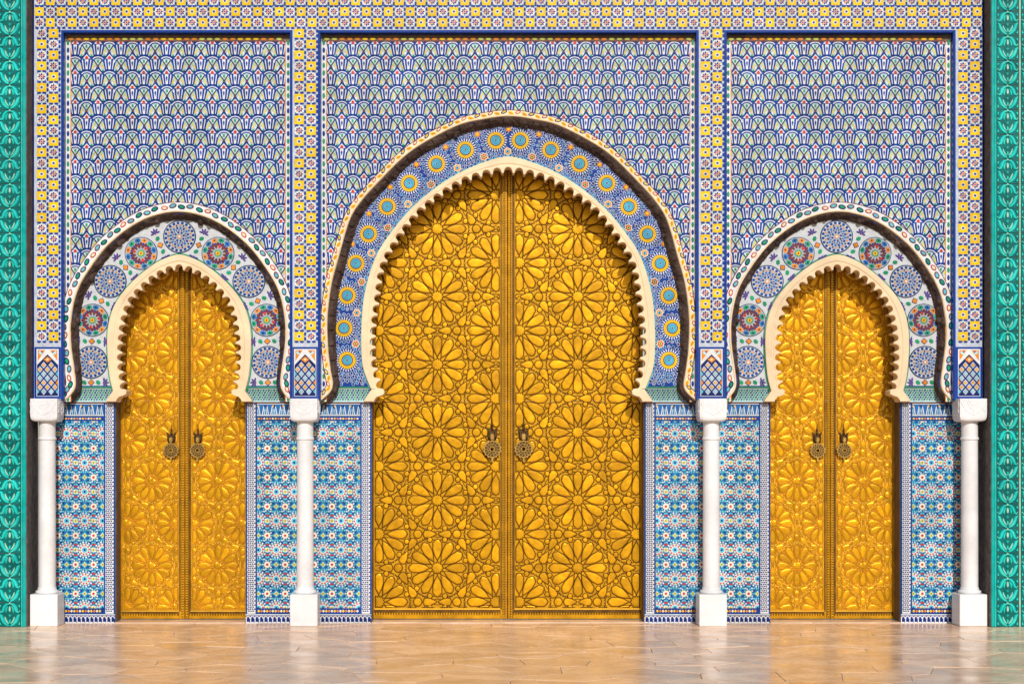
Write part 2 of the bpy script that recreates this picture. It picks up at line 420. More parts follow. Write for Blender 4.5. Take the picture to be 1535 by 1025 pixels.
# lattice tile panels over the capitals
def loz(mat_a, mat_b):
    mb = MB(); mb.motif([P(dia(0, 0, 5.1, 6.1), 'blue', .4, 0), P(dia(0, 0, 4.3, 5.2), 'bone', .6, .2, .2), P(star(0, 0, 3.0, 1.7, 4), mat_a, .9, .5, .2), P(circ(0, 0, 1.3, 6), mat_b, 1.2, .8, .1)])
    return mb
LZ = {kk: loz(*kk).mesh('lozenge_tile') for kk in (('orange', 'yellow'), ('cyan', 'pale'))}
for (a, b) in STRIPS:
    m_ = (a + b) / 2; mb = MB(); w = 17.6
    mb.box(a + 1.7, b - 1.7, -.5, .3, Z_CAP + .5, Z_LOW, 'blue')
    x0, x1, z0, z1 = m_ - w + 1, m_ + w - 1, Z_CAP + 4, Z_LOW - 3
    mb.poly(rect(m_, (z0 + z1) / 2, x1 - x0, z1 - z0), 'white', .8, .4)
    mb.poly([(x0 + .8, z0 + .8), (x1 - .8, z0 + .8), (x1 - .8, z1 - 24), (m_, z1 - 8), (x0 + .8, z1 - 24)], 'navy', 1.0, .7)
    for sg in (-1, 1):
        mb.poly([(m_ + sg * 3.5, z1 - 1.5), (m_ + sg * 14.6, z1 - 1.5), (m_ + sg * 14.6, z1 - 18)], 'orange', 1.1, .7, .6)
        mb.poly(ell(m_ + sg * 10.5, z1 - 6, 3.6, 2.4, sg * .8), 'pale', 1.4, 1.0, .3)
        mb.poly(ell(m_ + sg * 8.5, z1 - 4.2, 1.6, 1.0, sg * .8), 'blue', 1.6, 1.3, .1)
    mb.poly(dia(m_, z1 - 16, 6.5, 5.0), 'orange', 1.35, .9, .6)
    mb.poly(dia(m_, z1 - 16, 2.6, 2.2), 'cream', 1.6, 1.2, .3)
    pan = add('lattice_panel', mb.mesh('lattice_panel'), frame)
    for j in range(8):
        zc = z0 + 7.2 + j * 6.6
        for x in ((-5.6, 5.6) if j % 2 == 0 else (-11.2, 0, 11.2)):
            if zc > z1 - 22 - (abs(x) - 5) * .6: continue
            add('lozenge_tile', LZ[('orange', 'yellow') if j % 4 in (1, 2) else ('cyan', 'pale')], pan, ((m_ + x) * S, -.95 * S, zc * S))
    for j in range(3):
        for sg in (-1, 1):
            q = MB(); zc = z0 + 7.2 + j * 13.2
            q.poly([(m_ + sg * 15.7, zc - 4.5), (m_ + sg * 12.0, zc), (m_ + sg * 15.7, zc + 4.5)], 'orange' if j % 2 else 'cyan', 1.5, .9, .4); add('edge_lozenge', q.mesh('edge_lozenge'), pan)

# ================================================================== TEAL PIERS
def lotus():
    mb = MB()
    mb.poly(rect(0, 0, 32.6, 36.0), 'teal_dark', .5, 0, .3)
    def leaf(pts, w, m, h):
        mb.ribbon(pts, w + 1.4, 'teal', 1.0, .3, .85); mb.ribbon(pts, w + .3, m, h, .6, .5)
    for sg in (-1, 1):
        leaf([(sg * 1.2, 16.2), (sg * 4.8, 15.2), (sg * 8.0, 11.5), (sg * 9.4, 7.5), (sg * 10.6, 4.6), (sg * 13.8, 3.2)], 4.6, 'teal_light', 2.6)
        leaf([(sg * 2.4, 12.8), (sg * 4.6, 9.8), (sg * 5.2, 6.8), (sg * 5.4, 3.4)], 2.4, 'teal_light', 2.0)
        leaf([(sg * 14.6, .6), (sg * 12.4, -1.7), (sg * 11.0, -6.0), (sg * 8.8, -10.5), (sg * 5.4, -14.0), (sg * 1.4, -16.4)], 4.8, 'teal_light', 2.7)
        leaf([(sg * 7.0, -2.8), (sg * 6.2, -6.4), (sg * 4.2, -10.2), (sg * 1.4, -13.2)], 2.2, 'teal_pale', 2.2)
        mb.poly([(sg * 11.4, 14.2), (sg * 15.6, 16.5), (sg * 15.6, 8.0)], 'teal_dark', 1.0, .4, .3)
        mb.poly([(sg * 12.2, 13.8), (sg * 15.2, 15.2), (sg * 15.2, 9.6)], 'teal_light', 1.8, .9, .7)
        mb.poly([(sg * 11.2, -14.6), (sg * 15.6, -7.0), (sg * 15.6, -16)], 'teal_dark', 1.0, .4, .3)
        mb.poly([(sg * 12.4, -14.4), (sg * 15.2, -9.4), (sg * 15.2, -15.4)], 'teal_light', 1.8, .9, .6)
        mb.poly(circ(sg * 14.6, 5.6, 1.0, 6), 'teal_pale', 1.6, .4, .3)
    mb.poly(ell(0, 8.5, 2.6, 5.6, 0, 10), 'teal_dark', 1.0, .4, .2); mb.poly(ell(0, 8.5, 1.8, 4.6, 0, 10), 'teal_pale', 2.0, .8, .6)
    mb.poly(ell(0, -9.5, 1.5, 3.6, 0, 8), 'teal_light', 2.0, .4, .6)
    mb.poly(star(0, -1.0, 6.6, 2.8, 4), 'teal_dark', 1.2, .4, .5)
    mb.poly(star(0, -1.0, 3.0, 1.6, 4), 'teal', 1.6, .9, .4)
    mb.poly(circ(0, 17.2, 1.9, 8), 'teal_pale', 2.4, .4, .7)
    return mb.mesh('carved_tile')
LOT = lotus()
PY = -0.20
for sg, lab in ((-1, 'turquoise pier of carved lotus tiles at the left edge of the wall'), (1, 'turquoise pier of carved lotus tiles at the right edge of the wall')):
    xe = 713 * S
    pier = thing('tiled_pier', lab, 'pier', (sg * (xe + .55), PY, 0), 'carved turquoise piers flanking the gate')
    mb = MB()
    X0, X1 = 713, 713 + 7 * 36.2 + 9
    mb.box(min(sg * X0, sg * X1), max(sg * X0, sg * X1), PY / S, 30, 0, Z_TOP + 100, 'grey_plaster', 1.0)
    o = add('pier_core', mb.mesh('pier_core'), pier)
    mb = MB()
    a, b = sorted((sg * (X0 + 1.2), sg * (X0 + 6.4))); mb.box(a, b, PY / S - 1.6, PY / S + 2, 0.3, Z_TOP + 90, 'teal', .7)
    a, b = sorted((sg * (X0 + 6.6), sg * (X0 + 8.2))); mb.box(a, b, PY / S - 2.2, PY / S + 2, 0.3, Z_TOP + 90, 'teal_light', .6)
    for c in range(1, 7):
        a, b = sorted((sg * (X0 + 8.0 + c * 36.2 - 2.0), sg * (X0 + 8.0 + c * 36.2 + .2))); mb.box(a, b, PY / S - 2.0, PY / S + 2, .3, Z_TOP + 90, 'teal_pale', .6)
    add('edge_fillet', mb.mesh('edge_fillet'), pier)
    for c in range(7):
        for r in range(27):
            o = add('carved_tile', LOT, pier, (sg * (X0 + 8.4 + 16.8 + c * 36.2) * S, PY - .001 + random.uniform(-.0008, .0008), (18.2 + r * 36.4) * S), random.uniform(-.006, .006))

# ================================================================== ARCHED BAYS
def scale_motif():
    mo = []
    mo.append(P([(-10.5, -40), (10.5, -40), (11, -30), (8, -22), (0, -18), (-8, -22), (-11, -30)], 'celadon', .25, 0, 0))
    t0, t1 = .02, math.pi - .02
    for a, b, a2, b2, m, h in ((13.2, 11.6, 11.1, 9.7, 'blue', .5), (11.1, 9.7, 9.5, 8.3, 'white', .58), (9.5, 8.3, 7.7, 6.7, 'blue', .5)):
        mo += [P(p, m, h, .1) for p in arcs(0, -28, a, b, a2, b2, t0, t1, 6)]
    mo.append(P(ell(0, -25.6, 1.7, 2.5), 'green', .6, .2, .2))
    for sg in (-1, 1):
        mo.append(P(bar(sg * 6.2, -24, 0, -33, 1.6), 'navy', .55, .2))
        mo.append(P(bar(0, -33, sg * 6.0, -43, 1.6), 'navy', .55, .2))
        mo.append(P(ell(sg * 5.4, -30.4, 1.3, 3.0, sg * .35), 'lime', .5, .2, .3))
        mo.append(P(ell(sg * 3.0, -25.6, .9, 2.2, -sg * .4), 'white', .6, .2, .2))
        mo.append(P(ell(sg * 7.9, -34.5, 1.15, 3.0, sg * .2), 'yellow', .5, .2, .2))
        mo.append(P(ell(sg * 4.3, -36.6, 1.2, 2.4, -sg * .4), 'white', .5, .2, .2))
        mo.append(P(ell(sg * 7.6, -39.6, 1.3, 1.8, 0), 'green', .5, .2, .2))
    mo.append(P(dia(0, -33, 2.2, 2.5), 'maroon', .7, .3, .3))
    mo.append(P([(0, 10.0), (10.2, -1), (6.8, -16.2), (-6.8, -16.2), (-10.2, -1)], 'blue', .72, 0, 0))
    mo.append(P([(0, 7.4), (6.0, .5), (-6.0, .5)], 'white', .9, .6, .2))
    for sg in (-1, 1):
        mo.append(P([(sg * 7.3, -1.2), (sg * 5.7, -.9), (sg * 3.9, -15.6), (sg * 4.9, -15.6)], 'white', .9, .6, .1))
    mo.append(P([(-2.7, -.5), (2.7, -.5), (1.5, -15.6), (-1.5, -15.6)], 'white', .9, .6, .1))
    mo.append(P([(0, -2.5), (1.5, -6), (0, -12), (-1.5, -6)], 'blue', 1.05, .8, .1))
    mo.append(P(dia(0, 2.2, 3.0, 3.2), 'red', 1.1, .8, .3))
    return mo
SM = scale_motif()
_m = MB(); _m.motif(SM); SCALE = _m.mesh('scale_tile')

def jamb_cell():
    mo = []
    hw, hz = 13.5, 21.75
    rnd = random.Random(3)
    for ix in range(4):
        for iz in range(7):
            x, z = 1.7 + ix * 3.45, 1.6 + iz * 3.15
            if math.hypot(x, z) < 13.2 or math.hypot(x - hw, z - hz) < 8.6 or math.hypot(x - hw, z) < 5 or math.hypot(x, z - hz) < 5: continue
            m = rnd.choice(('pale', 'white', 'cyan', 'cyan', 'lavender', 'yellow', 'green', 'red', 'red', 'blue', 'lavender'))
            th = rnd.uniform(0, 3)
            for sx in (-1, 1):
                for sz in (-1, 1): mo.append(P(ell(sx * x, sz * z, 2.05, 1.35, th * sx * sz, 6), m, .45, 0, .1))
    for i in range(16):
        t = 2 * math.pi * (i + .5) / 16
        mo.append(P(ell(11.6 * math.cos(t), 11.6 * math.sin(t), 1.9, 1.5, t, 6), 'pale' if i % 2 else 'white', .45, 0, .15))
    mo += [P(circ(0, 0, 9.6, 16), 'pale', .3, 0, .2), P(star(0, 0, 10.6, 5.6, 10, .1), 'red', .45, 0, .2), P(circ(0, 0, 6.0, 12), 'white', .6, .2, .2), P(circ(0, 0, 4.6, 10), 'cyan', .75, .4, .2), P(circ(0, 0, 2.0, 8), 'blue', .95, .6, .2)]
    for sx, sz in ((1, 1),):
        x, z = sx * hw, sz * hz
        for i in range(10):
            t = 2 * math.pi * i / 10
            mo.append(P(ell(x + 6.7 * math.cos(t), z + 6.7 * math.sin(t), 1.6, 1.3, t, 6), 'white' if i % 2 else 'cyan', .45, 0, .15))
        mo += [P(circ(x, z, 5.0, 12), 'cream', .55, 0, .2), P(circ(x, z, 3.4, 8), 'white', .7, .4, .2), P(circ(x, z, 2.2, 8), 'red', .9, .5, .2)]
    for x, z in ((hw, 0), (0, hz)):
        mo += [P(star(x, z, 5.6, 3.4, 4), 'cyan', .42, 0, .1), P(star(x, z, 4.0, 1.8, 4), 'yellow', .6, .3, .1), P(circ(x, z, 1.2, 6), 'green', .8, .5)]
    return mo
JC = jamb_cell()
_m = MB(); _m.motif(JC); JCELL = _m.mesh('rosette_tile')

def medallion(kind):
    mb = MB()
    mb.poly(circ(0, 0, 25, 32), 'navy', .8, 0, .3)
    if kind == 'pale':
        mb.poly(circ(0, 0, 23.4, 32), 'lavender', 1.0, .7)
        for i in range(20):
            t = 2 * math.pi * i / 20
            mb.poly(ell(20.8 * math.cos(t), 20.8 * math.sin(t), 2.2, 2.3, t), 'blue', 1.3, .9, .2)
            t += math.pi / 20
            mb.poly(ell(17.0 * math.cos(t), 17.0 * math.sin(t), 2.0, 1.3, t), 'orange' if i % 2 else 'maroon', 1.3, .9, .2)
            mb.poly(bar(18.8 * math.cos(t), 18.8 * math.sin(t), 22.6 * math.cos(t), 22.6 * math.sin(t), .9), 'white', 1.2, .9)
        for i in range(16):
            t = 2 * math.pi * i / 16
            mb.poly(ell(13.2 * math.cos(t), 13.2 * math.sin(t), 2.2, 1.8, t), 'midblue' if i % 2 else 'blue', 1.3, .9, .2)
            t += math.pi / 16
            mb.poly(ell(10.0 * math.cos(t), 10.0 * math.sin(t), 1.6, 1.1, t), 'purple', 1.3, .9, .2)
        for i in range(8):
            t = 2 * math.pi * i / 8
            mb.poly(ell(6.6 * math.cos(t), 6.6 * math.sin(t), 2.0, 1.7, t), 'blue', 1.3, .9, .2)
        mb.poly(star(0, 0, 4.6, 2.4, 8), 'orange', 1.4, .9, .2); mb.poly(circ(0, 0, 1.8, 8), 'white', 1.7, 1.2)
    else:
        mb.poly(circ(0, 0, 23.8, 32), 'lavender', 1.0, .7)
        for i in range(12):
            t = 2 * math.pi * i / 12
            mb.poly(ell(19.8 * math.cos(t), 19.8 * math.sin(t), 3.5, 4.9, t), ('green', 'orange', 'petrol', 'green', 'orange', 'midblue')[i % 6], 1.35, .9, .4)
            mb.poly(ell(20.2 * math.cos(t), 20.2 * math.sin(t), 1.3, 1.8, t), 'navy', 1.6, 1.2, .2)
            u = t + math.pi / 12
            mb.poly(ell(14.2 * math.cos(u), 14.2 * math.sin(u), 3.2, 2.6, u), 'maroon', 1.35, .9, .3)
            mb.poly(ell(10.6 * math.cos(t), 10.6 * math.sin(t), 3.2, 2.1, t), 'maroon' if i % 4 else 'red', 1.3, .9, .3)
            mb.poly(ell(14.6 * math.cos(t), 14.6 * math.sin(t), 1.9, 1.6, t), 'blue', 1.3, .9, .2)
        mb.poly(star(0, 0, 7.4, 4.0, 12), 'green', 1.45, .9, .3); mb.poly(star(0, 0, 4.8, 2.4, 8), 'yellow', 1.7, 1.2, .3); mb.poly(circ(0, 0, 1.6, 8), 'red', 2.0, 1.5)
    return mb.mesh('medallion')
MED = {'pale': medallion('pale'), 'rich': medallion('rich')}

def sunburst():
    mb = MB()
    for i in range(26):
        t = 2 * math.pi * i / 26
        mb.poly(ell(15.2 * math.cos(t), 15.2 * math.sin(t), 2.6, .95, t, 6), 'white', .9, .1, .1)
    mb.poly(circ(0, 0, 18.0, 26), 'blue', .6, 0); mb.poly(circ(0, 0, 13.2, 24), 'navy', 1.0, 0)
    mb.poly(star(0, 0, 13.6, 12.2, 20), 'yellow', 1.3, .7, .3)
    for p in arcs(0, 0, 11.0, 11.0, 10.3, 10.3, 0, 2 * math.pi, 16): mb.poly(p, 'orange', 1.5, 1.1)
    mb.poly(circ(0, 0, 9.0, 20), 'maroon', 1.6, 1.1, .3)
    mb.poly(circ(0, 0, 7.6, 20), 'cyan', 1.9, 1.4, .4)
    for p in arcs(0, 0, 6.0, 6.0, 5.2, 5.2, 0, 2 * math.pi, 14): mb.poly(p, 'midblue', 2.1, 1.8)
    for p in arcs(0, 0, 3.8, 3.8, 3.1, 3.1, 0, 2 * math.pi, 10): mb.poly(p, 'midblue', 2.1, 1.8)
    mb.poly(circ(0, 0, 1.4, 8), 'maroon', 2.2, 1.7)
    return mb.mesh('sun_medallion')
SUNM = sunburst()

Y_SC, Y_RING, Y_TY, Y_CR, Y_CRB, Y_LOW, Y_DOOR = .075, .060, .150, .115, .31, .20, .45

SIDE = dict(
    ring=[(171, 601), (161, 592), (154, 580), (155, 560), (160, 525), (162, 493), (157, 455), (148, 428), (131, 400), (106, 368), (70, 339), (36, 323), (0, 317)],
    ringw=13.5, brown=10.5,
    cream=[(99, 586), (105, 560), (108, 512), (104.5, 479), (93, 450), (68, 420), (38, 396), (18, 386), (0, 381)],
    tip=[(80, 586), (85, 545), (84.5, 512), (80, 479), (70, 452), (46, 426), (22, 410), (0, 404)],
    nsc=31, open=99.2)
MID = dict(
    ring=[(283, 601), (273, 593), (263, 580), (267, 555), (271, 520), (272, 481), (269, 447), (264, 418), (256, 390), (239, 331), (222, 303), (199, 277), (147, 227), (81, 190), (40, 179), (0, 174)],
    ringw=8.5, brown=13.0,
    cream=[(206, 582), (211, 570), (218.6, 546), (220.4, 500), (216, 444), (202, 393), (183.5, 359), (147, 314), (107, 280), (68, 256.4), (28, 240.6), (0, 234.5)],
    tip=[(187, 584), (197, 546), (198.5, 500), (192, 444), (184, 398), (160, 356), (131, 319.6), (94, 290.7), (54.5, 269.6), (0, 259)],
    nsc=53, open=207.2)

def strip_rings(mb, rows, m, closed=False):
    for A, B in zip(rows, rows[1:]):
        for i in range(len(A) - 1): mb.face((A[i], A[i + 1], B[i + 1], B[i]), m)

def bay(cx, hw, spec, label, edge_out):
    mid = spec is MID
    root = thing('arched_bay', label, 'arched wall', (cx * S, .1, 0), 'tiled wall bays around the doors')
    ring, nor, LEN = smooth_path(spec['ring'], cx, Y_RING)
    hole = ring
    n = len(ring)
    # ---- backing panel with the arch cut out
    z_top, z_bot = Z_PAN + 4, zz(601.5) / S
    mb = MB(); yb = Y_SC / S
    A = [mb.vert(x - nx * 3, yb, z - nz * 3) for (x, z), (nx, nz) in zip(ring, nor)]
    O = []
    for (x, z) in ring:
        t = (x - cx)
        if z > z_top - 60 or abs(t) < 1: pass
        # send every ring point outward to the panel's rectangle
        ang = math.atan2(z - zz(470) / S, t)
        c_, s_ = math.cos(ang), math.sin(ang)
        d = min((hw + 3) / abs(c_) if abs(c_) > 1e-6 else 1e9, (z_top - zz(470) / S) / s_ if s_ > 1e-6 else ((zz(470) / S - z_bot) / -s_ if s_ < -1e-6 else 1e9))
        O.append((cx + c_ * d, zz(470) / S + s_ * d))
    O[0] = (cx - hw - 3, z_bot); O[-1] = (cx + hw + 3, z_bot)
    Ov = [mb.vert(x, yb, z) for x, z in O]; Bk = [mb.vert(x - nx * 3, 30, z - nz * 3) for (x, z), (nx, nz) in zip(ring, nor)]
    strip_rings(mb, [Ov, A], 'blue')
    for sg in (-1, 1):      # fill the top corners of the rectangle
        j = [i for i in range(n) if (O[i][0] - cx) * sg > 0 and O[i][1] >= z_top - 1e-3]
        jj = [i for i in range(n) if (O[i][0] - cx) * sg > 0 and abs(abs(O[i][0] - cx) - hw - 3) < 1e-3]
        i1 = (min(j) if sg < 0 else max(j)); i2 = (max(jj) if sg < 0 else min(jj))
        cv = mb.vert(cx + sg * (hw + 3), yb, z_top); f = [Ov[i1], cv, Ov[i2]]
        mb.face(f if sg > 0 else f[::-1], 'blue')
    strip_rings(mb, [A, Bk], 'wall_core')
    panel = add('mosaic_panel', mb.mesh('mosaic_panel'), root)
    # ---- fish-scale mosaic
    keep_in = [(x - nx * 6, z - nz * 6) for (x, z), (nx, nz) in zip(ring, nor)]; keep_out = [(x + nx * 9, z + nz * 9) for (x, z), (nx, nz) in zip(ring, nor)]
    ncol = round(2 * hw / 33); px_ = 2 * hw / ncol
    rowp = 22.35; z0 = zz(64) / S; cnt = 0
    clip = (cx - hw + 10, cx + hw - 10, z_bot + .5, Z_PAN - 13)
    def cutter(ox, oz):
        def f(p):
            c = cen(p); c = (c[0] + ox, c[1] + oz)
            j = min(range(0, n, 2), key=lambda e: (ring[e][0] - c[0]) ** 2 + (ring[e][1] - c[1]) ** 2)
            if (ring[j][0] - c[0]) ** 2 + (ring[j][1] - c[1]) ** 2 > 900: return [] if inside(c, ring) else p
            return halfplane(p, (ring[j][0] - ox, ring[j][1] - oz), nor[j], 1.5)
        return f
    for r in range(-1, 25):
        z = z0 - r * rowp
        for c in range(-1, ncol + 1):
            x = cx - hw + (c + (.5 if r % 2 else 0) + .5) * px_
            bx = (x - 16, x + 16, z - 43, z + 10)
            if bx[1] < clip[0] or bx[0] > clip[1] or bx[3] < clip[2] or bx[2] > clip[3]: continue
            pts = [(bx[0], bx[2]), (bx[1], bx[2]), (bx[0], bx[3]), (bx[1], bx[3]), (x, z - 16), (x, z + 9), (x, z - 40), (bx[0], z - 20), (bx[1], z - 20)]
            ins = [inside(p, keep_in) for p in pts]; near = any(inside(p, keep_out) for p in pts)
            if all(ins): continue
            cross = bx[0] < clip[0] or bx[1] > clip[1] or bx[2] < clip[2] or bx[3] > clip[3]
            if any(ins) or near or cross:
                q = MB(); q.motif(SM, (clip[0] - x, clip[1] - x, clip[2] - z, clip[3] - z), None, 0, 0, (cutter(x, z) if any(ins) or near else None))
                if not q.f: continue
                me = q.mesh('scale_tile')
            else: me = SCALE
            o = add('scale_tile', me, panel, (x * S, Y_SC - .0022 + random.uniform(-.0004, .0004), z * S)); cnt += 1
            o.rotation_euler = (random.uniform(-.008, .008), random.uniform(-.02, .02), random.uniform(-.012, .012))
    # ---- border beads along the panel's sides and top
    mb = MB(); bx0, bx1, bz1 = cx - hw + 2.7, cx + hw - 2.7, Z_PAN - 2.7
    for sg in (-1, 1):
        xa = cx + sg * (hw - 6.3)
        mb.box(xa - 3.4, xa + 3.4, yb - .9, yb + 1, z_bot, bz1, 'white')
        mb.box(xa - sg * 4.1 - .6, xa - sg * 4.1 + .6, yb - 1.2, yb + 1, z_bot, bz1 - 8, 'orange')
        z = bz1 - 12
        while z > z_bot + 4:
            mb2 = 'blue' if int(z) % 2 else 'green'
            p = ell(xa, z, 2.1, 4.4, 0, 8); A_ = [mb.vert(a, yb - .9, b) for a, b in p]; B_ = [mb.vert(xa + (a - xa) * .7, yb - 1.5, z + (b - z) * .8) for a, b in p]
            mb.bridge(A_, B_, mb2); mb.face(B_, mb2); z -= 11.4
    mb.box(bx0 + .5, bx1 - .5, yb - 1.0, yb + 1, bz1 - 9.6, bz1 - .2, 'jamb_brown')  # top band glazed brown, its dark colour also paints in the frame's shadow
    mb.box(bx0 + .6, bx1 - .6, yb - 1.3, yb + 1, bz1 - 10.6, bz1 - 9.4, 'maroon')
    x = bx0 + 8
    while x < bx1 - 6:
        p = ell(x, bz1 - 6.4, 4.6, 2.2, 0, 8); A_ = [mb.vert(a, yb - 1, b) for a, b in p]; B_ = [mb.vert(x + (a - x) * .8, yb - 1.7, bz1 - 6.4 + (b - bz1 + 6.4) * .7) for a, b in p]
        mm = ('orange', 'yellow', 'orange', 'lime')[int(x) % 4]; mb.bridge(A_, B_, mm); mb.face(B_, mm); x += 11.6
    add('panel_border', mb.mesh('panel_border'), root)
    # ---- trim ring of ovals
    w = spec['ringw']; yr = Y_RING / S
    mb = MB()
    prof = [(w + 1.5, yb + 1), (w + 1.2, yr + .6), (w, yr), (2.2, yr), (1.8, yr - 1.4), (0, yr - 1.4), (-1.0, yr + .5), (-1.0, yb + 6)]
    rows = [[mb.vert(x + nx * o_, y_, z + nz * o_) for (x, z), (nx, nz) in zip(ring, nor)] for o_, y_ in prof]
    for a, b, mm in zip(rows, rows[1:], ('maroon', 'maroon', 'cream' if mid else 'white', 'cream', 'plaster', 'plaster', 'plaster')): strip_rings(mb, [a, b], mm)
    trim = add('arch_trim', mb.mesh('arch_trim', False), root)
    pitch_ = 12.4 if not mid else 10.0
    step = LEN / (n - 1); cntp = int(LEN / pitch_)
    def oval(a, b, m1, m2):
        q = MB(); q.poly(ell(0, 0, a, b, 0, 10), m1, .5, 0, .2); q.poly(ell(0, 0, a * .68, b * .6, 0, 8), m2, .9, .3, .3); return q.mesh('oval_tile')
    OV = [oval(6.0, 3.7, 'navy', 'green'), oval(6.0, 3.7, 'maroon', 'cyan'), oval(5.4, 3.4, 'red', 'cream')] if not mid else [oval(5.0, 2.5, 'yellow', 'orange'), oval(5.2, 2.6, 'blue', 'yellow'), oval(4.6, 2.4, 'red', 'cream')]
    for i in range(cntp):
        j = min(n - 1, int((i + .5) * LEN / cntp / step)); (x, z), (nx, nz) = ring[j], nor[j]
        off = 2.2 + (w - 2.2) * .5 + (.9 if i % 2 else -.9)
        add('oval_tile', OV[(0, 1, 0, 2, 1)[i % 5] if not mid else (0, 1, 0, 2)[i % 4]], trim, ((x + nx * off) * S, Y_RING - .0002, (z + nz * off) * S), math.atan2(-nx, nz) + (.35 if i % 2 else -.35) * (1 if mid else .5))
    # ---- brown carved moulding (cove from the ring back to the tympanum)
    mb = MB(); bw = spec['brown']; yt = Y_TY / S; rows = []
    NP = 12; fine, fn, _ = smooth_path(spec['ring'], cx, Y_RING, 1.6); seg = 11.0
    for j in range(NP):
        t = j / (NP - 1); row = []
        for i, ((x, z), (nx, nz)) in enumerate(zip(fine, fn)):
            d = i * 1.6
            off = -bw * t * (.62 + .38 * min(1.0, min(i, len(fine) - 1 - i) / 70.0)); yy = yr + .8 + (yt - yr - 3.0) * (t ** 1.6)
            v = noise.noise(Vector((x * .09, z * .09, t * 2 + cx))) * 2.0 + noise.noise(Vector((x * .22, z * .22, t * 4))) * 2.0 + noise.noise(Vector((x * .5, z * .5, t * 9))) * 1.0
            blk = ((d / (seg * 2.1 if mid else seg * 3.1)) % 1.0)
            lump = math.exp(-((blk - .5) / .11) ** 2) * math.sin(math.pi * min(1, t * 1.15)) ** 2
            if mid: lump = (.9 - blk * .9) * math.sin(math.pi * t) * .9
            yy -= (v * .7 + lump * (6.5 if not mid else 4.5)) * math.sin(math.pi * t) ** .5 if 0 < t < 1 else 0
            off -= (lump * 1.2 + v * .5) if t > .5 else 0
            row.append(mb.vert(x + nx * off, yy, z + nz * off))
        rows.append(row)
    strip_rings(mb, rows, 'carved_brown')
    last = [mb.vert(mb.v[i][0], yt + 4, mb.v[i][2]) for i in rows[-1]]; strip_rings(mb, [rows[-1], last], 'carved_brown')
    mould = add('carved_moulding', mb.mesh('carved_moulding', False), root)
    nk = 9 if not mid else 17            # knobs of the carving
    for i in range(1, nk):
        j = int(len(fine) * (.08 + .84 * i / nk)); (x, z), (nx, nz) = fine[j], fn[j]
        q = MB(); g_ = 4.6 if not mid else 3.6; rr_ = []
        for lat in range(5):
            a_ = lat / 4 * math.pi * .5
            rr_.append([q.vert(g_ * math.cos(a_) * math.cos(b_) * random.uniform(.85, 1.15), -g_ * 1.1 * math.sin(a_), g_ * 1.2 * math.cos(a_) * math.sin(b_) * random.uniform(.85, 1.15)) for b_ in [e * math.pi / 4 for e in range(8)]])
        for A, B in zip(rr_, rr_[1:]): q.bridge(A, B, 'carved_brown')
        o_ = bw * random.uniform(.55, .95)
        add('carved_knob', q.mesh('carved_knob', True), mould, ((x - nx * o_) * S, (yt - 5.0) * S, (z - nz * o_) * S))
    # ---- tympanum: band between moulding and scalloped arch
    ccx = cx
    co, cn, CL = smooth_path(spec['cream'], ccx, Y_CR)
    mb = MB(); nb = len(co)
    ring_t, rn, _ = smooth_path(spec['ring'][2:], cx, Y_TY)
    def at(path, t): i = t * (len(path) - 1); a = int(min(i, len(path) - 2)); f = i - a; return (path[a][0] + (path[a + 1][0] - path[a][0]) * f, path[a][1] + (path[a + 1][1] - path[a][1]) * f)
    z_sill = zz(580) / S
    NT = 120; Ao, Ai = [], []
    for i in range(NT + 1):
        t = i / NT
        p, q = at(ring_t, t), at(co, t)
        nn = at(rn, t)
        Ao.append((p[0] - nn[0] * (bw - 4), max(p[1] - nn[1] * (bw - 4), z_sill))); Ai.append((q[0], max(q[1], z_sill)))
    Vo = [mb.vert(x, yt, z) for x, z in Ao]; Vi = [mb.vert(x, yt, z) for x, z in Ai]; Vb = [mb.vert(x, yt + 22, z) for x, z in Ai]; Vc = [mb.vert(x, yt + 22, z) for x, z in Ao]
    base_m = 'blue' if mid else 'bone'
    strip_rings(mb, [Vo, Vi], base_m); strip_rings(mb, [Vc, Vo], 'wall_core')
    for e in (0, NT): mb.face((Vo[e], Vi[e], Vb[e], Vc[e]) if e == NT else (Vo[e], Vc[e], Vb[e], Vi[e]), 'green')
    tym = add('tympanum', mb.mesh('tympanum'), root)
    # thin green line along the cream arch and along the sill
    mb = MB()
    rows = [[mb.vert(x + nx * o_, y_, z + nz * o_) for (x, z), (nx, nz) in zip(co, cn)] for o_, y_ in ((2.6, yt + .2), (2.4, yt - .5), (.6, yt - .5), (.4, yt + .5))]
    strip_rings(mb, rows, 'green' if not mid else 'cyan')
    for sg in (-1, 1):
        xs = sorted((Ao[0 if sg < 0 else -1][0], Ai[0 if sg < 0 else -1][0])); mb.box(xs[0], xs[1], yt - .6, yt + 1, z_sill, z_sill + 1.6, 'green'); mb.box(xs[0], xs[1], yt - .4, yt + 1, z_sill + 1.7, z_sill + 3, 'blue')
    add('green_line', mb.mesh('green_line'), tym)
    def mp(t, f):   # band coordinates: t along, f across (0 = cream edge, 1 = moulding's edge)
        p, q = at(ring_t, t), at(co, t); nn = at(rn, t); ex = bw - 2
        p = (p[0] - nn[0] * ex, p[1] - nn[1] * ex)
        return (q[0] + (p[0] - q[0]) * f, q[1] + (p[1] - q[1]) * f), math.atan2(p[1] - q[1], p[0] - q[0])
    kt = k(Y_TY)
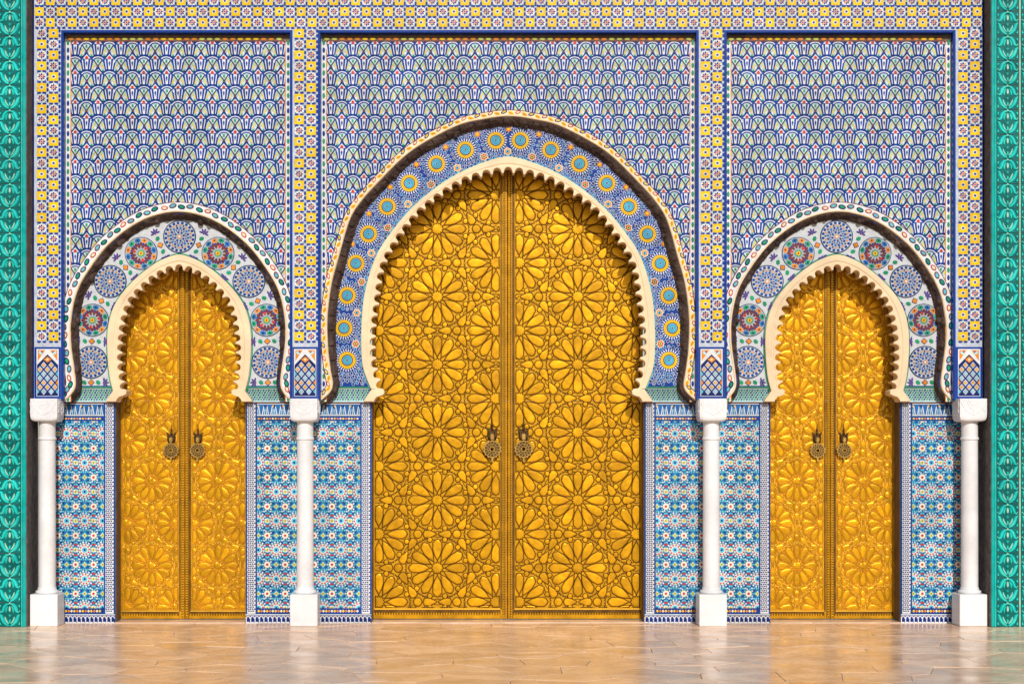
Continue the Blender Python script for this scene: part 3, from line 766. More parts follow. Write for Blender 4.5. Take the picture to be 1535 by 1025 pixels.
    if not mid:
        med = [(-134.5, 543), (-132.5, 480), (-105.5, 422), (-58.5, 380), (0, 355), (58.5, 380), (105.5, 422), (132.5, 480), (134.5, 543)]
        C = [(cx + a * kt * .985, zz(b, Y_TY) / S) for a, b in med]
        for i, (x, z) in enumerate(C):
            add('medallion', MED['pale' if i % 2 == 0 else 'rich'], tym, (x * S, Y_TY - .0005, z * S), math.pi / 12 * i)
        # between the medallions: orange lozenge, green leaves, purple blossoms across the band
        q = MB(); q.poly(dia(0, 0, 5.2, 5.2), 'navy', .7, 0, .2); q.poly(dia(0, 0, 4.2, 4.2), 'orange', 1.0, .5, .3); LOZ = q.mesh('orange_lozenge')
        q = MB(); q.poly(ell(0, 0, 4.2, 3.3, .8, 6), 'green', .9, 0, .4); LEA = q.mesh('green_leaf')
        q = MB()
        for e in range(5): q.poly(ell(4.4 * math.cos((e - 2) * .8), 4.4 * math.sin((e - 2) * .8), 3.4, 1.5, (e - 2) * .8, 6), 'purple', .8, 0, .2)
        q.poly(circ(-.5, 0, 1.7, 6), 'purple', .95, 0, .2); BLO = q.mesh('blossom')
        gaps = [((C[i][0] + C[i + 1][0]) / 2, (C[i][1] + C[i + 1][1]) / 2, math.atan2(C[i + 1][1] - C[i][1], C[i + 1][0] - C[i][0])) for i in range(8)]
        gaps += [(C[0][0], C[0][1] - 30.5, math.pi / 2), (C[8][0], C[8][1] - 30.5, math.pi / 2)]
        for gi, (x, z, th) in enumerate(gaps):
            nx, nz = -math.sin(th), math.cos(th); tx, tz = math.cos(th), math.sin(th)
            if gi < 8:
                rx, rz = x - cx, z - zz(480) / S; q = math.hypot(rx, rz)
                if nx * rx + nz * rz < 0: nx, nz, tx, tz = -nx, -nz, -tx, -tz
            else: nx, nz, tx, tz = (-1 if x < cx else 1), 0, 0, 1
            g = 4.0 if gi < 8 else 0
            add('orange_lozenge', LOZ, tym, (x * S, Y_TY - .0003, z * S), th)
            for sg in (-1, 1):
                add('green_leaf', LEA, tym, ((x + nx * 10.5 * sg) * S, Y_TY - .0003, (z + nz * 10.5 * sg) * S), th)
                d = 19.5 if gi < 8 or sg < 0 else 17.5
                add('blossom', BLO, tym, ((x + nx * d * sg) * S, Y_TY - .0003, (z + nz * d * sg) * S), math.atan2(nz * sg, nx * sg))
    else:
        half = [(-241, 540), (-246, 492), (-241, 443), (-228, 395), (-209, 351), (-181, 310), (-148, 275), (-107, 246), (-64, 225), (-18.5, 211)]
        C = [(cx + a * kt, zz(b, Y_TY) / S) for a, b in half]; C += [(2 * cx - a, b) for a, b in C[::-1]]
        for i, (x, z) in enumerate(C): add('sun_medallion', SUNM, tym, (x * S, Y_TY - .0004, z * S), i * .3)
        fill = MB(); rnd = random.Random(11)
        pts = []
        outer = [(x, z) for x, z in Ao]; inner = [(x, z) for x, z in co]
        def free(x, z):
            if z < z_sill + 5 or not inside((x, z), outer) or inside((x, z), inner): return False
            return all((x - q[0]) ** 2 + (z - q[1]) ** 2 > 22 for q in pts)
        for rr, nn_ in ((20.6, 20), (26.0, 26), (31.4, 32), (37, 38), (42, 44)):
            for ci, (qx, qz) in enumerate(C):
                for i in range(nn_):
                    t = 2 * math.pi * i / nn_; x, z = qx + rr * math.cos(t), qz + rr * math.sin(t)
                    if any(math.hypot(x - e[0], z - e[1]) < rr - .5 for ei, e in enumerate(C) if ei != ci) and rr > 21: continue
                    if min(math.hypot(x - e[0], z - e[1]) for e in C) < 19.5 or not free(x, z): continue
                    pts.append((x, z))
                    fill.poly(ell(x, z, 3.15, 2.7, t, 6), rnd.choice(('white', 'pale', 'white', 'white')), .4, .0, .1)
                    fill.poly(ell(x, z, 2.55, 2.1, t, 6), rnd.choice(('blue', 'blue', 'navy', 'blue', 'midblue', 'midblue')), .75, .1, .25)
                    if rnd.random() < .3: fill.poly(circ(x, z, .8, 5), 'white', .95, .6)
        me = fill.mesh('star_mosaic'); add('star_mosaic', me, tym, (0, Y_TY, 0), kind='stuff')
        def hexr(m1, m2):
            q = MB(); q.poly(star(0, 0, 6.8, 5.4, 6), 'cream', .9, 0, .3); q.poly(star(0, 0, 5.6, 3.9, 6), m1, 1.2, .8, .3); q.poly(circ(0, 0, 2.9, 8), m2, 1.5, 1.0, .3); q.poly(circ(0, 0, 1.3, 6), 'blue', 1.8, 1.3); return q.mesh('hexagon_tile')
        HX = [hexr('red', 'lime'), hexr('orange', 'cyan')]
        for i in range(19):
            a, b = C[i], C[i + 1]
            # inner edge: midway between two suns, near the cream arch; outer edge: small amber stars
            mx, mz = (a[0] + b[0]) / 2, (a[1] + b[1]) / 2; q = math.hypot(mx - cx, mz - zz(480) / S); ux, uz = (mx - cx) / q, (mz - zz(480) / S) / q
            best = min(range(len(co)), key=lambda e: (co[e][0] - mx) ** 2 + (co[e][1] - mz) ** 2); qx, qz = co[best]; dd = math.hypot(mx - qx, mz - qz)
            ux, uz = (mx - qx) / dd, (mz - qz) / dd
            add('hexagon_tile', HX[i % 2], tym, ((qx + ux * 8.5) * S, Y_TY - .0003, (qz + uz * 8.5) * S), i)
            q = MB(); q.poly(star(0, 0, 5.6, 3.2, 6), 'orange', 1.1, 0, .3); q.poly(circ(0, 0, 1.9, 6), 'yellow', 1.5, .9)
            add('amber_star', q.mesh('amber_star'), tym, ((qx + ux * (dd + 17)) * S, Y_TY - .0003, (qz + uz * (dd + 17)) * S), i)
    # ---- cream scalloped arch
    NS = spec['nsc']; K = 12
    ti, tn, TL = smooth_path(spec['tip'], ccx, Y_CR, 1.0)
    yc, ycb = Y_CR / S, Y_CRB / S
    mb = MB(); rowsF = {}
    cols_o, cols_m, cols_i = [], [], []
    depth = 8.6 if mid else 7.8
    for s_ in range(NS):
        for e in range(K + (1 if s_ == NS - 1 else 0)):
            tau = e / K; t = (s_ + tau) / NS
            p, nn, o_ = at(ti, t), at(tn, t), at(co, t)
            v = abs(tau - .5) / .36
            dep = (2.2 + (depth - 2.2) * math.sqrt(max(0, 1 - v * v))) if v < 1 else 0.0 + (.0 if v > 1.15 else (1.15 - v) / .15 * 1.2)
            cols_o.append(o_); cols_i.append((p[0] + nn[0] * dep, p[1] + nn[1] * dep, dep, nn, p))
    NN = len(cols_o)
    lev = [(0.0, yc + 3), (0.0, yc + .6), (.05, yc), (.40, yc - .2), (.44, yc + .7), (.50, yc + .9)]
    rows = []
    for f, y in lev: rows.append([mb.vert(o_[0] + (i_[4][0] - o_[0]) * f, y, o_[1] + (i_[4][1] - o_[1]) * f) for o_, i_ in zip(cols_o, cols_i)])
    # raised lip round every scallop
    for f, y in ((.55, yc + .9), (.66, yc + .1), (.92, yc), (1.0, yc + .7), (1.0, yc + 11)):
        rows.append([mb.vert(o_[0] + (i_[4][0] - o_[0]) * .5 + (i_[0] - o_[0] - (i_[4][0] - o_[0]) * .5) * (f - .5) * 2, y, o_[1] + (i_[4][1] - o_[1]) * .5 + (i_[1] - o_[1] - (i_[4][1] - o_[1]) * .5) * (f - .5) * 2) for o_, i_ in zip(cols_o, cols_i)])
    # second, deeper order set back behind the first
    for dd, y in ((-1.2, yc + 11), (-1.2, ycb)): rows.append([mb.vert(i_[0] + i_[3][0] * dd * -1.0, y, i_[1] + i_[3][1] * dd * -1.0) for o_, i_ in zip(cols_o, cols_i)])
    rows.append([mb.vert(o_[0], ycb, o_[1]) for o_ in cols_o])
    strip_rings(mb, rows, 'plaster')
    # feet: stepped corbels that carry the arch on the jambs
    for sg in (-1, 1):
        op = spec['open'] * 1.0
        zt = zz(586, Y_CR) / S; zb = zz(602, Y_CR) / S
        xo = abs((co[0][0] - cx)); xi = abs(ti[0][0] - cx)
        prof = [(xo - 1.5, zt + 3), (xo + 1, zt - 1), (xo + 9, zb + 4), (xo + 11, zb), (op - 4, zb), (op - 6, zb + 4), (op - 9, zb + 7.5), (xi + 4, zb + 9), (xi - 1, zb + 11.5), (xi - 1.5, zt + .5), (xi + 2, zt + 3)]
        p = [(cx + sg * a, b) for a, b in prof]; p = ccw(p)
        A = [mb.vert(a, ycb, b) for a, b in p]; B = [mb.vert(a, yc - .4, b) for a, b in p]; c0 = cen(p); Cc = [mb.vert(c0[0] + (a - c0[0]) * .93, yc - 1.2, c0[1] + (b - c0[1]) * .93) for a, b in p]
        mb.bridge(A, B, 'plaster'); mb.bridge(B, Cc, 'plaster'); mb.face(Cc, 'plaster')
    add('scalloped_arch', mb.mesh('scalloped_arch'), root)
    # ---- rough core of the arch between the scallops and the door
    mb = MB(); ya, yz = Y_CRB / S + .3, Y_DOOR / S - 4.5
    rows = [[mb.vert(p[0] + q[0] * o_, y, max(p[1] + q[1] * o_, zz(600, Y_CRB) / S)) for p, q in zip(ti[::3], tn[::3])] for o_, y in ((70, ya), (10.5, ya), (10.5, yz), (70, yz))]
    strip_rings(mb, rows, 'jamb_brown')
    add('arch_core', mb.mesh('arch_core'), root)
    # ---- impost coves under the tympanum
    yl = Y_LOW / S
    for sg in (-1, 1):
        mb = MB(); a, b = spec['open'] - 2, hw + 1
        a = abs(co[0][0] - cx) - 1
        zt, zb = z_sill, zz(602.5, Y_LOW) / S; rows = []
        for j in range(7):
            t = j / 6; y = yt + .8 + (yl - yt - 1) * math.sin(t * math.pi / 2) ** .8 if t < .95 else yl - 2.2
            z = zt + (zb - zt) * t
            rows.append([mb.vert(cx + sg * (a + (b - a) * q / 20), y, z) for q in range(21)])
        for A, B in zip(rows, rows[1:]):
            for i in range(20):
                f = (A[i], A[i + 1], B[i + 1], B[i]); mb.face(f if sg < 0 else f[::-1], 'pale')
        # tiny leaf-shaped tesserae
        for j in range(1, 6):
            for i in range(int((b - a) / 4)):
                x = a + 2 + i * 4 + (2 if j % 2 else 0); t = (j + .1) / 6.2
                if x > b - 2: continue
                y = yt + .8 + (yl - yt - 1) * math.sin(t * math.pi / 2) ** .8; z = zt + (zb - zt) * t
                m = ('green', 'navy', 'green', 'blue')[(i + j) % 4]
                A = [mb.vert(cx + sg * x + u, y - .5 - .2 * (w_ > 0), z + w_) for u, w_ in ((-1.5, -.9), (0, -1.3), (1.5, -.3), (1.5, .9), (0, 1.4), (-1.5, .5))]
                mb.face(A, m)
        mb.box(min(cx + sg * a, cx + sg * b), max(cx + sg * a, cx + sg * b), yl - 2.4, yl + 3, zb - 1.6, zb, 'maroon')
        add('impost_cove', mb.mesh('impost_cove'), root)
    # ---- lower wall: jamb panels either side of the door
    op = spec['open']; kl = k(Y_LOW)
    zl = lambda py: zz(py, Y_LOW) / S
    for sg, eo in ((-1, edge_out[0]), (1, edge_out[1])):
        xa, xb = (cx + sg * op), (cx + sg * eo)
        lo, hi = min(xa, xb), max(xa, xb)
        mb = MB()
        mb.box(lo, hi, yl, 62, -3, zb - .2, 'petrol')
        jp = add('jamb_panel', mb.mesh('jamb_panel'), root)
        # brown reveal beside the door
        mb = MB(); r0, r1 = sorted((xa, xa - sg * .9)); mb.box(r0, r1, yl + 3, 64, -2, zz(590, Y_LOW) / S, 'jamb_brown')
        add('door_reveal', mb.mesh('door_reveal'), root)
        # chevron strip along the opening
        mb = MB(); s0, s1 = sorted((xa + sg * .3, xa + sg * 16.5))
        mb.poly(rect((s0 + s1) / 2, (zl(604) + zl(919)) / 2, s1 - s0, zl(604) - zl(919)), 'white', .5)
        for xx, ww, mm in ((s0 + .9, 1.8, 'blue'), (s1 - .9, 1.8, 'blue')): mb.poly(rect(xx, (zl(604) + zl(919)) / 2, ww, zl(604) - zl(919)), mm, .9, .3)
        z = zl(606); r = 0
        while z > zl(918):
            for c in range(4):
                x = s0 + 3.4 + c * 3.3 + (.8 if r % 2 else 0)
                if x > s1 - 2.4: continue
                mb.poly(dia(x, z, 1.75, 1.15, .5 if (c % 2) else -.5), 'navy' if (r + c) % 3 else 'blue', .95, .3)
            z -= 3.1; r += 1
        add('chevron_strip', mb.mesh('chevron_strip'), jp, (0, Y_LOW, 0))
        # friezes
        mb = MB(); f0, f1 = (min(xa + sg * 17, xb), max(xa + sg * 17, xb))
        def frieze(z0, z1, full0, full1, style):
            mb.poly(rect((full0 + full1) / 2, (z0 + z1) / 2, full1 - full0, z1 - z0), 'blue' if style else 'midblue', .5)
            n_ = max(2, int((full1 - full0) / (6.3 if style else 6.2))); pw = (full1 - full0) / n_
            for i in range(n_):
                x = full0 + (i + .5) * pw; hgt = z1 - z0
                if style:
                    mb.poly(rect(x - pw * .42, z0 + hgt * .38, 1.3, hgt * .72), 'white', .95, .4)
                    for pp in arcs(x, z0 + hgt * .55, pw * .5, 4.2, pw * .5 - 1.2, 3.0, 0, math.pi, 4): mb.poly(pp, 'white' if i % 3 else 'cream', 1.1, .4)
                    mb.poly(rect(x, z0 + hgt * .3, 2.6, hgt * .42), 'navy', .8, .4); mb.poly(rect(x, z0 + hgt * .3 - 2.2, 3.8, 1.1), 'white', 1.0, .6)
                else:
                    d = 1 if i % 2 else -1
                    mb.poly(bar(x - d * 1.4, z0 + 2, x + d * 1.0, z1 - 3.5, 1.5), 'white', .95, .4)
                    mb.poly(bar(x + d * 1.6, z0 + 1.5, x + d * 2.2, z0 + hgt * .55, 1.2), 'pale', .85, .4)
                    mb.poly(dia(x + d * 1.8, z1 - 4.2, 1.4, 2.0), 'navy' if i % 3 else 'yellow', 1.1, .4)
            mb.poly(rect((full0 + full1) / 2, z0 + .8, full1 - full0, 1.6), 'white', 1.2, .4); mb.poly(rect((full0 + full1) / 2, z1 - .7, full1 - full0, 1.4), 'white', 1.2, .4)
        frieze(zl(623), zl(604.5), f0, f1, 0)
        add('frieze', mb.mesh('frieze'), jp, (0, Y_LOW, 0)); mb = MB()
        frieze(zl(934), zl(920), min(xa + sg * .2, xb), max(xa + sg * .2, xb), 1)
        add('frieze', mb.mesh('frieze'), jp, (0, Y_LOW, 0))
        for z0, z1 in ((zl(630), zl(624.5)), (zl(919), zl(911.5))):
            mb = MB(); mb.poly(rect((f0 + f1) / 2, (z0 + z1) / 2, f1 - f0, z1 - z0), 'blue', .6)
            x = f0 + 2.5; q = 0
            while x < f1 - 2:
                mb.poly(dia(x, (z0 + z1) / 2, 2.1, (z1 - z0) * .3), ('yellow', 'orange', 'cream')[q % 3], 1.0, .4); x += 4.3; q += 1
            add('bead_band', mb.mesh('bead_band'), jp, (0, Y_LOW, 0))
        # rosette tiles
        zt_, zb_ = zl(631), zl(911)
        clipr = (f0, f1, zb_, zt_)
        for r in range(-1, 8):
            zc = zl(649.7 + 43.5 * r)
            c = 0
            while True:
                xc = xa + sg * (19 + 27.2 * c); c += 1
                if (xc - xb) * sg > 14: break
                bx = (xc - 15, xc + 21, zc - 23, zc + 29)
                if bx[3] < zb_ or bx[2] > zt_: continue
                cr = bx[0] < f0 or bx[1] > f1 or bx[2] < zb_ or bx[3] > zt_
                if cr:
                    q = MB(); q.motif(JC, (f0 - xc, f1 - xc, zb_ - zc, zt_ - zc))
                    if not q.f: continue
                    me = q.mesh('rosette_tile')
                else: me = JCELL
                add('rosette_tile', me, jp, (xc * S, Y_LOW - .0003, zc * S))
    return root

bay(-497, 172, SIDE, 'blue scale mosaic wall with medallion arch around the left golden door', (215, 193))
bay(0, 284, MID, 'wide blue scale mosaic wall with sunburst arch around the tall middle door', (304, 304))
bay(497, 172, SIDE, 'blue scale mosaic wall with medallion arch around the right golden door', (193, 215))

# ================================================================== THRESHOLDS
for cx_, op in ((-497, 99.2), (0, 207.2), (497, 99.2)):
    mb = MB(); mb.box((cx_ - op + .5), (cx_ + op - .5), .17 / S, .62 / S, -3, 1.5, 'threshold_stone', .5)
    add('threshold', mb.mesh('threshold'), kind='structure')

# ================================================================== DOORS
def offset(p, d):
    n = len(p); o = []
    for i in range(n):
        a, b, c = p[i - 1], p[i], p[(i + 1) % n]
        e1 = (b[0] - a[0], b[1] - a[1]); e2 = (c[0] - b[0], c[1] - b[1])
        l1, l2 = math.hypot(*e1) or 1, math.hypot(*e2) or 1
        n1 = (e1[1] / l1, -e1[0] / l1); n2 = (e2[1] / l2, -e2[0] / l2)
        mx, mz = n1[0] + n2[0], n1[1] + n2[1]; q = mx * mx + mz * mz
        f = 2 / q if q > .5 else 2 / .5
        o.append((b[0] + mx * d * f / 1, b[1] + mz * d * f / 1) if q > 1e-6 else b)
    return o
def offset1(p, d): return offset(p, d)

def pillow(mb, p, rim, rm, gm, hi):
    p = ccw(p)
    q = []
    for i in range(len(p)):
        if math.hypot(p[i][0] - p[i - 1][0], p[i][1] - p[i - 1][1]) > .25: q.append(p[i])
    p = q
    if len(p) < 3 or abs(area(p)) < 6: return
    c = cen(p); sc_ = lambda f: [(c[0] + (a - c[0]) * f, c[1] + (b - c[1]) * f) for a, b in p]
    R0, R1, R2 = mb.loop(offset1(p, rim), 0), mb.loop(offset1(p, rim * .55), hi * .75), mb.loop(p, hi * .30)
    R3, R4 = mb.loop(sc_(.84), hi * .60), mb.loop(sc_(.58), hi * (.67 if rm == 'patina' else .74))
    cv = mb.vert(c[0], -hi * (.70 if rm == 'patina' else .80), c[1])
    RG = mb.loop(sc_(.93), hi * .34)
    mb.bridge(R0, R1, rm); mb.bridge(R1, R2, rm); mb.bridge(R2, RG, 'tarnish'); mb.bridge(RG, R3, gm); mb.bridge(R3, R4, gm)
    for i in range(len(p)): mb.face((R4[i], R4[(i + 1) % len(p)], cv), gm)

def petal_pts(sc_): return [(a * sc_, b * sc_) for a, b in ((11.5, 0), (19, -4.2), (27.5, -6.6), (37.5, -6.6), (41.6, -3.2), (43.2, 0), (41.6, 3.2), (37.5, 6.6), (27.5, 6.6), (19, 4.2))]
def kite_pts(sc_): return [(a * sc_, b * sc_) for a, b in ((8.4, -1.8), (10.5, -5.4), (17.5, -5.8), (27.6, -.8), (27.6, .8), (17.5, 5.8), (10.5, 5.4), (8.4, 1.8))]

def door_leaf(x0, x1, ztop, star_x, star_py, a, vertical, sgn, label, style, kz, arch):
    """x0..x1: leaf in u (door plane); sgn=+1: meeting stile on the right"""
    y0 = Y_DOOR
    zb = zz(930, Y_DOOR) / S
    zb = 2.2
    root = thing('door_leaf', label, 'door', ((x0 if sgn > 0 else x1) * S, y0, zb * S), 'golden star patterned door leaves')
    mb = MB(); mb.box(x0 + .35, x1 - .35, y0 / S, y0 / S + 9, zb, ztop, 'gold_panel', .4)
    add('panel', mb.mesh('panel'), root)
    f = a / 101.5; rim = (1.05 if style == 'dark' else 1.35); rm = 'patina' if style == 'dark' else 'gold_bright'
    hi = 1.6 if style == 'dark' else 2.1
    # stile with beads and bottom border
    st = 11.0 if style == 'dark' else 9.0
    rb = 15.0 if style == 'dark' else 12.0
    e1 = x1 if sgn > 0 else x0
    xa, xb = (x1 - st, x1) if sgn > 0 else (x0, x0 + st)
    mb = MB(); Yf = y0 / S
    gx = xa + 1.6 if sgn > 0 else xb - 1.6
    mb.box(gx - 1.6, gx + .6 if sgn > 0 else gx + 1.6, Yf - .5, Yf + .5, zb + rb, ztop - 1, 'patina')
    mb.box((xa + 3.5) if sgn > 0 else xa + .5, (xb - .5) if sgn > 0 else xb - 3.5, Yf - 2.2, Yf + 1, zb + .5, ztop - 1, 'gold_panel', .8)
    bxc = [(xa + 5.3 if sgn > 0 else xb - 5.3), (xb - 2.4 if sgn > 0 else xa + 2.4)]
    z = zb + 6
    while z < ztop - 4:
        for qi, x in enumerate(bxc):
            r = 1.4
            A = [mb.vert(p_[0], Yf - 2.2, p_[1]) for p_ in circ(x, z, r, 6)]; B = [mb.vert(p_[0], Yf - 3.3, p_[1]) for p_ in circ(x, z, r * .5, 6)]
            mb.bridge(A, B, 'gold'); mb.face(B, 'gold_bright')
            if qi == 0:
                A = [mb.vert(x + u, Yf - 2.35, z + w_) for u, w_ in ((-1.9, 1.5), (1.9, 1.5), (1.9, 2.3), (-1.9, 2.3))]; mb.face(A, 'patina')
        z += 3.8
    mx = (bxc[0] + bxc[1]) / 2; A = [mb.vert(mx + u, Yf - 2.4, z_) for u, z_ in ((-.55, zb + 2), (.55, zb + 2), (.55, ztop - 2), (-.55, ztop - 2))]; mb.face(A, 'patina')
    if sgn > 0: mb.box(x1 - 1, x1 + 1.2, Yf + 3, Yf + 6, zb + .2, ztop - 1, 'black')
    add('meeting_stile', mb.mesh('meeting_stile'), root)
    px0, px1 = (x0 + 3.5, xa) if sgn > 0 else (xb, x1 - 3.5)
    mb = MB()
    mb.box(px0 - 3, px1 + .2, Yf - 1.8, Yf + .5, zb + .3, zb + rb * .48, 'gold_panel', .8)
    mb.box(px0 - 3, px1 + .2, Yf - .5, Yf + .5, zb + rb * .5, zb + rb * .95, 'patina')
    x = px0
    while x < px1 - 2:
        A = [mb.vert(p_[0], Yf - .4, p_[1]) for p_ in ell(x, zb + rb * .56, 1.4, 2.1, 0, 6)]; B = [mb.vert(p_[0], Yf - 1.9, p_[1]) for p_ in ell(x, zb + rb * .54, .8, 1.5, 0, 6)]
        mb.bridge(A, B, 'gold'); mb.face(B, 'gold'); x += 4.0
    mb.box(px0 - .2, px1 - .2, Yf - 1.3, Yf + .5, zb + rb * .97, zb + rb * 1.09, 'gold_bright')
    ox = x0 if sgn > 0 else x1; o0, o1 = sorted((ox + sgn * .6, ox + sgn * 3.2)); mb.box(o0, o1, Yf - 1.8, Yf + .5, zb + .3, ztop - 1, 'gold_panel', .6)
    add('border_rail', mb.mesh('border_rail'), root)
    clipr = (px0 + 1.0, px1 - 1.0, zb + rb * 1.15, ztop - 2)
    # star lattice -------------------------------------------------
    stars, tris = [], []
    kd = k(Y_DOOR); zr = zz(star_py, Y_DOOR) / S
    h3 = a * math.sqrt(3) / 2
    for i in range(-9, 10):
        for j in range(-9, 10):
            if vertical: sx, sz = i * h3, (j + (i % 2) / 2) * a
            else: sx, sz = (i + (j % 2) / 2) * a, j * h3
            stars.append((star_x + sx, zr + sz))
            for t in (0, 1):
                r = a / math.sqrt(3); an = (0 if vertical else math.pi / 6) + t * math.pi / 3
                tris.append((star_x + sx + r * math.cos(an), zr + sz + r * math.sin(an), an))
    cache = {}
    shield = [(x * 1.0, z) for x, z in arch]
    def emit(name, pts, x, z, th):
        c, s_ = math.cos(th), math.sin(th)
        wp = [(x + u * c - v * s_, z + u * s_ + v * c) for u, v in pts]
        m0 = cen(wp)
        if not (clipr[0] - 8 < m0[0] < clipr[1] + 8 and clipr[2] - 8 < m0[1] < clipr[3] + 8): return
        if not inside(m0, shield): return
        if all(clipr[0] + rim <= u <= clipr[1] - rim and clipr[2] + rim <= v <= clipr[3] - rim for u, v in wp):
            if name not in cache:
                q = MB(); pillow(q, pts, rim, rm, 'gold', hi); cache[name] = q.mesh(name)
            o = add(name, cache[name], root, (x * S, y0 + random.uniform(-.0004, .0006), z * S), th)
        else:
            w2 = clip_poly(wp, (clipr[0] + rim, clipr[1] - rim, clipr[2] + rim, clipr[3] - rim))
            if len(w2) < 3 or abs(area(w2)) < 8: return
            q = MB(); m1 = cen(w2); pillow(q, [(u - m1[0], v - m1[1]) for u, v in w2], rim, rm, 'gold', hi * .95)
            if q.f: add(name, q.mesh(name), root, (m1[0] * S, y0, m1[1] * S))
    PP, KP = petal_pts(f), kite_pts(f)
    for (x, z) in stars:
        if not (x0 - 60 < x < x1 + 60 and zb - 60 < z < ztop + 60): continue
        emit('star_centre', star(0, 0, 9.6 * f, 7.0 * f, 12), x, z, 0)
        for i in range(12):
            t = math.pi / 6 * i
            emit('star_petal', PP, x, z, t)
            u = t + math.pi / 12
            emit('small_stud', circ(0, 0, 3.7 * f, 8), x + 43.6 * f * math.cos(u), z + 43.6 * f * math.sin(u), 0)
    for (x, z, an) in tris:
        if not (x0 - 60 < x < x1 + 60 and zb - 60 < z < ztop + 60): continue
        emit('round_boss', circ(0, 0, 6.2 * f, 12), x, z, 0)
        for i in range(3): emit('kite_piece', KP, x, z, an + i * 2 * math.pi / 3)
    # interlaced straps: thin raised ribs along the bands and round every star
    mb = MB(); rw = 1.1 if style == 'dark' else 1.1
    def rib(xa_, za_, xb_, zb_):
        mx_, mz_ = (xa_ + xb_) / 2, (za_ + zb_) / 2
        if not inside((mx_, mz_), shield): return
        p = clip_poly(bar(xa_, za_, xb_, zb_, rw), clipr)
        if len(p) >= 3: mb.poly(p, rm, hi * (.44 if style == 'dark' else .56), 0, .35)
    for (x, z) in stars:
        if not (x0 - 110 < x < x1 + 110 and zb - 110 < z < ztop + 110): continue
        for i in range(6):
            t = (0 if vertical else math.pi / 6) + i * math.pi / 3; c_, s_ = math.cos(t), math.sin(t)
            for sg in (-1, 1):
                w_ = 8.3 * f * sg
                for r0, r1 in ((44.5, 53), (64.5, 76), (76, 84)):
                    rib(x + c_ * r0 * f - s_ * w_, z + s_ * r0 * f + c_ * w_, x + c_ * r1 * f - s_ * w_, z + s_ * r1 * f + c_ * w_)
        for i in range(12):
            t = math.pi / 6 * i; q0 = (x + 46.3 * f * math.cos(t), z + 46.3 * f * math.sin(t))
            for sg in (-1, 1):
                u = t + sg * math.pi / 12; rib(q0[0], q0[1], x + 50 * f * math.cos(u), z + 50 * f * math.sin(u))
                rib(x + 50 * f * math.cos(u), z + 50 * f * math.sin(u), x + 58 * f * math.cos(t + sg * .32), z + 58 * f * math.sin(t + sg * .32)) if i % 2 else None
    add('strapwork', mb.mesh('strapwork'), root, (0, y0, 0))
    # knocker ------------------------------------------------------
    kx, kpy, kr = kz
    zk = zz(kpy, Y_DOOR) / S; g = kr / 13.0
    mb = MB(); yk = Yf - 9 * g
    # ornate pierced disc
    N = 28
    def ringm(r0, r1, yf, yb, m):
        A = [mb.vert(kx + r0 * math.cos(t), yb, zk + r0 * math.sin(t)) for t in [2 * math.pi * i / N for i in range(N)]]
        B = [mb.vert(kx + r0 * math.cos(t), yf, zk + r0 * math.sin(t)) for t in [2 * math.pi * i / N for i in range(N)]]
        C_ = [mb.vert(kx + r1 * math.cos(t), yf, zk + r1 * math.sin(t)) for t in [2 * math.pi * i / N for i in range(N)]]
        D_ = [mb.vert(kx + r1 * math.cos(t), yb, zk + r1 * math.sin(t)) for t in [2 * math.pi * i / N for i in range(N)]]
        mb.bridge(B, A, m); mb.bridge(C_, B, m); mb.bridge(D_, C_, m); mb.bridge(A, D_, m)
    ringm(3.0 * g, 12.3 * g, yk + 1.0, yk + 3.0, 'bronze')
    ringm(11.6 * g, 13.0 * g, yk - .6, yk + 3.2, 'old_brass'); ringm(3.0 * g, 4.3 * g, yk - .6, yk + 2, 'old_brass'); ringm(7.3 * g, 8.1 * g, yk - .2, yk + 2, 'old_brass')
    for rr, nn_, ss in ((10.0, 14, 1.35), (5.8, 9, 1.1)):
        for i in range(nn_):
            t = 2 * math.pi * i / nn_; p_ = star(kx + rr * g * math.cos(t), zk + rr * g * math.sin(t), ss * g, ss * .6 * g, 4, t)
            A = [mb.vert(u, yk + 1.2, v) for u, v in p_]; B = [mb.vert(u, yk - .4, v) for u, v in p_]; mb.bridge(A, B, 'old_brass'); mb.face(B, 'old_brass')
    for i in range(14):     # scalloped rim
        t = 2 * math.pi * (i + .5) / 14; p_ = circ(kx + 13.2 * g * math.cos(t), zk + 13.2 * g * math.sin(t), 1.5 * g, 6)
        A = [mb.vert(u, yk + 2.4, v) for u, v in p_]; B = [mb.vert(u, yk + .1, v) for u, v in p_]; mb.bridge(A, B, 'old_brass'); mb.face(B, 'old_brass')
    p_ = [(kx - 2.6 * g, zk - 13 * g), (kx - 1.0 * g, zk - 15.5 * g), (kx - 1.7 * g, zk - 17.5 * g), (kx, zk - 20.5 * g), (kx + 1.7 * g, zk - 17.5 * g), (kx + 1.0 * g, zk - 15.5 * g), (kx + 2.6 * g, zk - 13 * g)]
    p_ = ccw(p_); A = [mb.vert(u, yk + 2.6, v) for u, v in p_]; B = [mb.vert(u, yk, v) for u, v in p_]; mb.bridge(A, B, 'old_brass'); mb.face(B, 'old_brass')
    kn = add('knocker', mb.mesh('knocker'), root)
    mb = MB()       # bracket with two arms and a finial
    mb.poly([(kx - 7.5 * g, zk + 32 * g), (kx - 8 * g, zk + 22 * g), (kx - 6.4 * g, zk + 14 * g), (kx + 6.4 * g, zk + 14 * g), (kx + 8 * g, zk + 22 * g), (kx + 7.5 * g, zk + 32 * g), (kx + 3, zk + 29 * g), (kx - 3, zk + 29 * g)], 'bronze', -Yf + 3.0, -Yf)
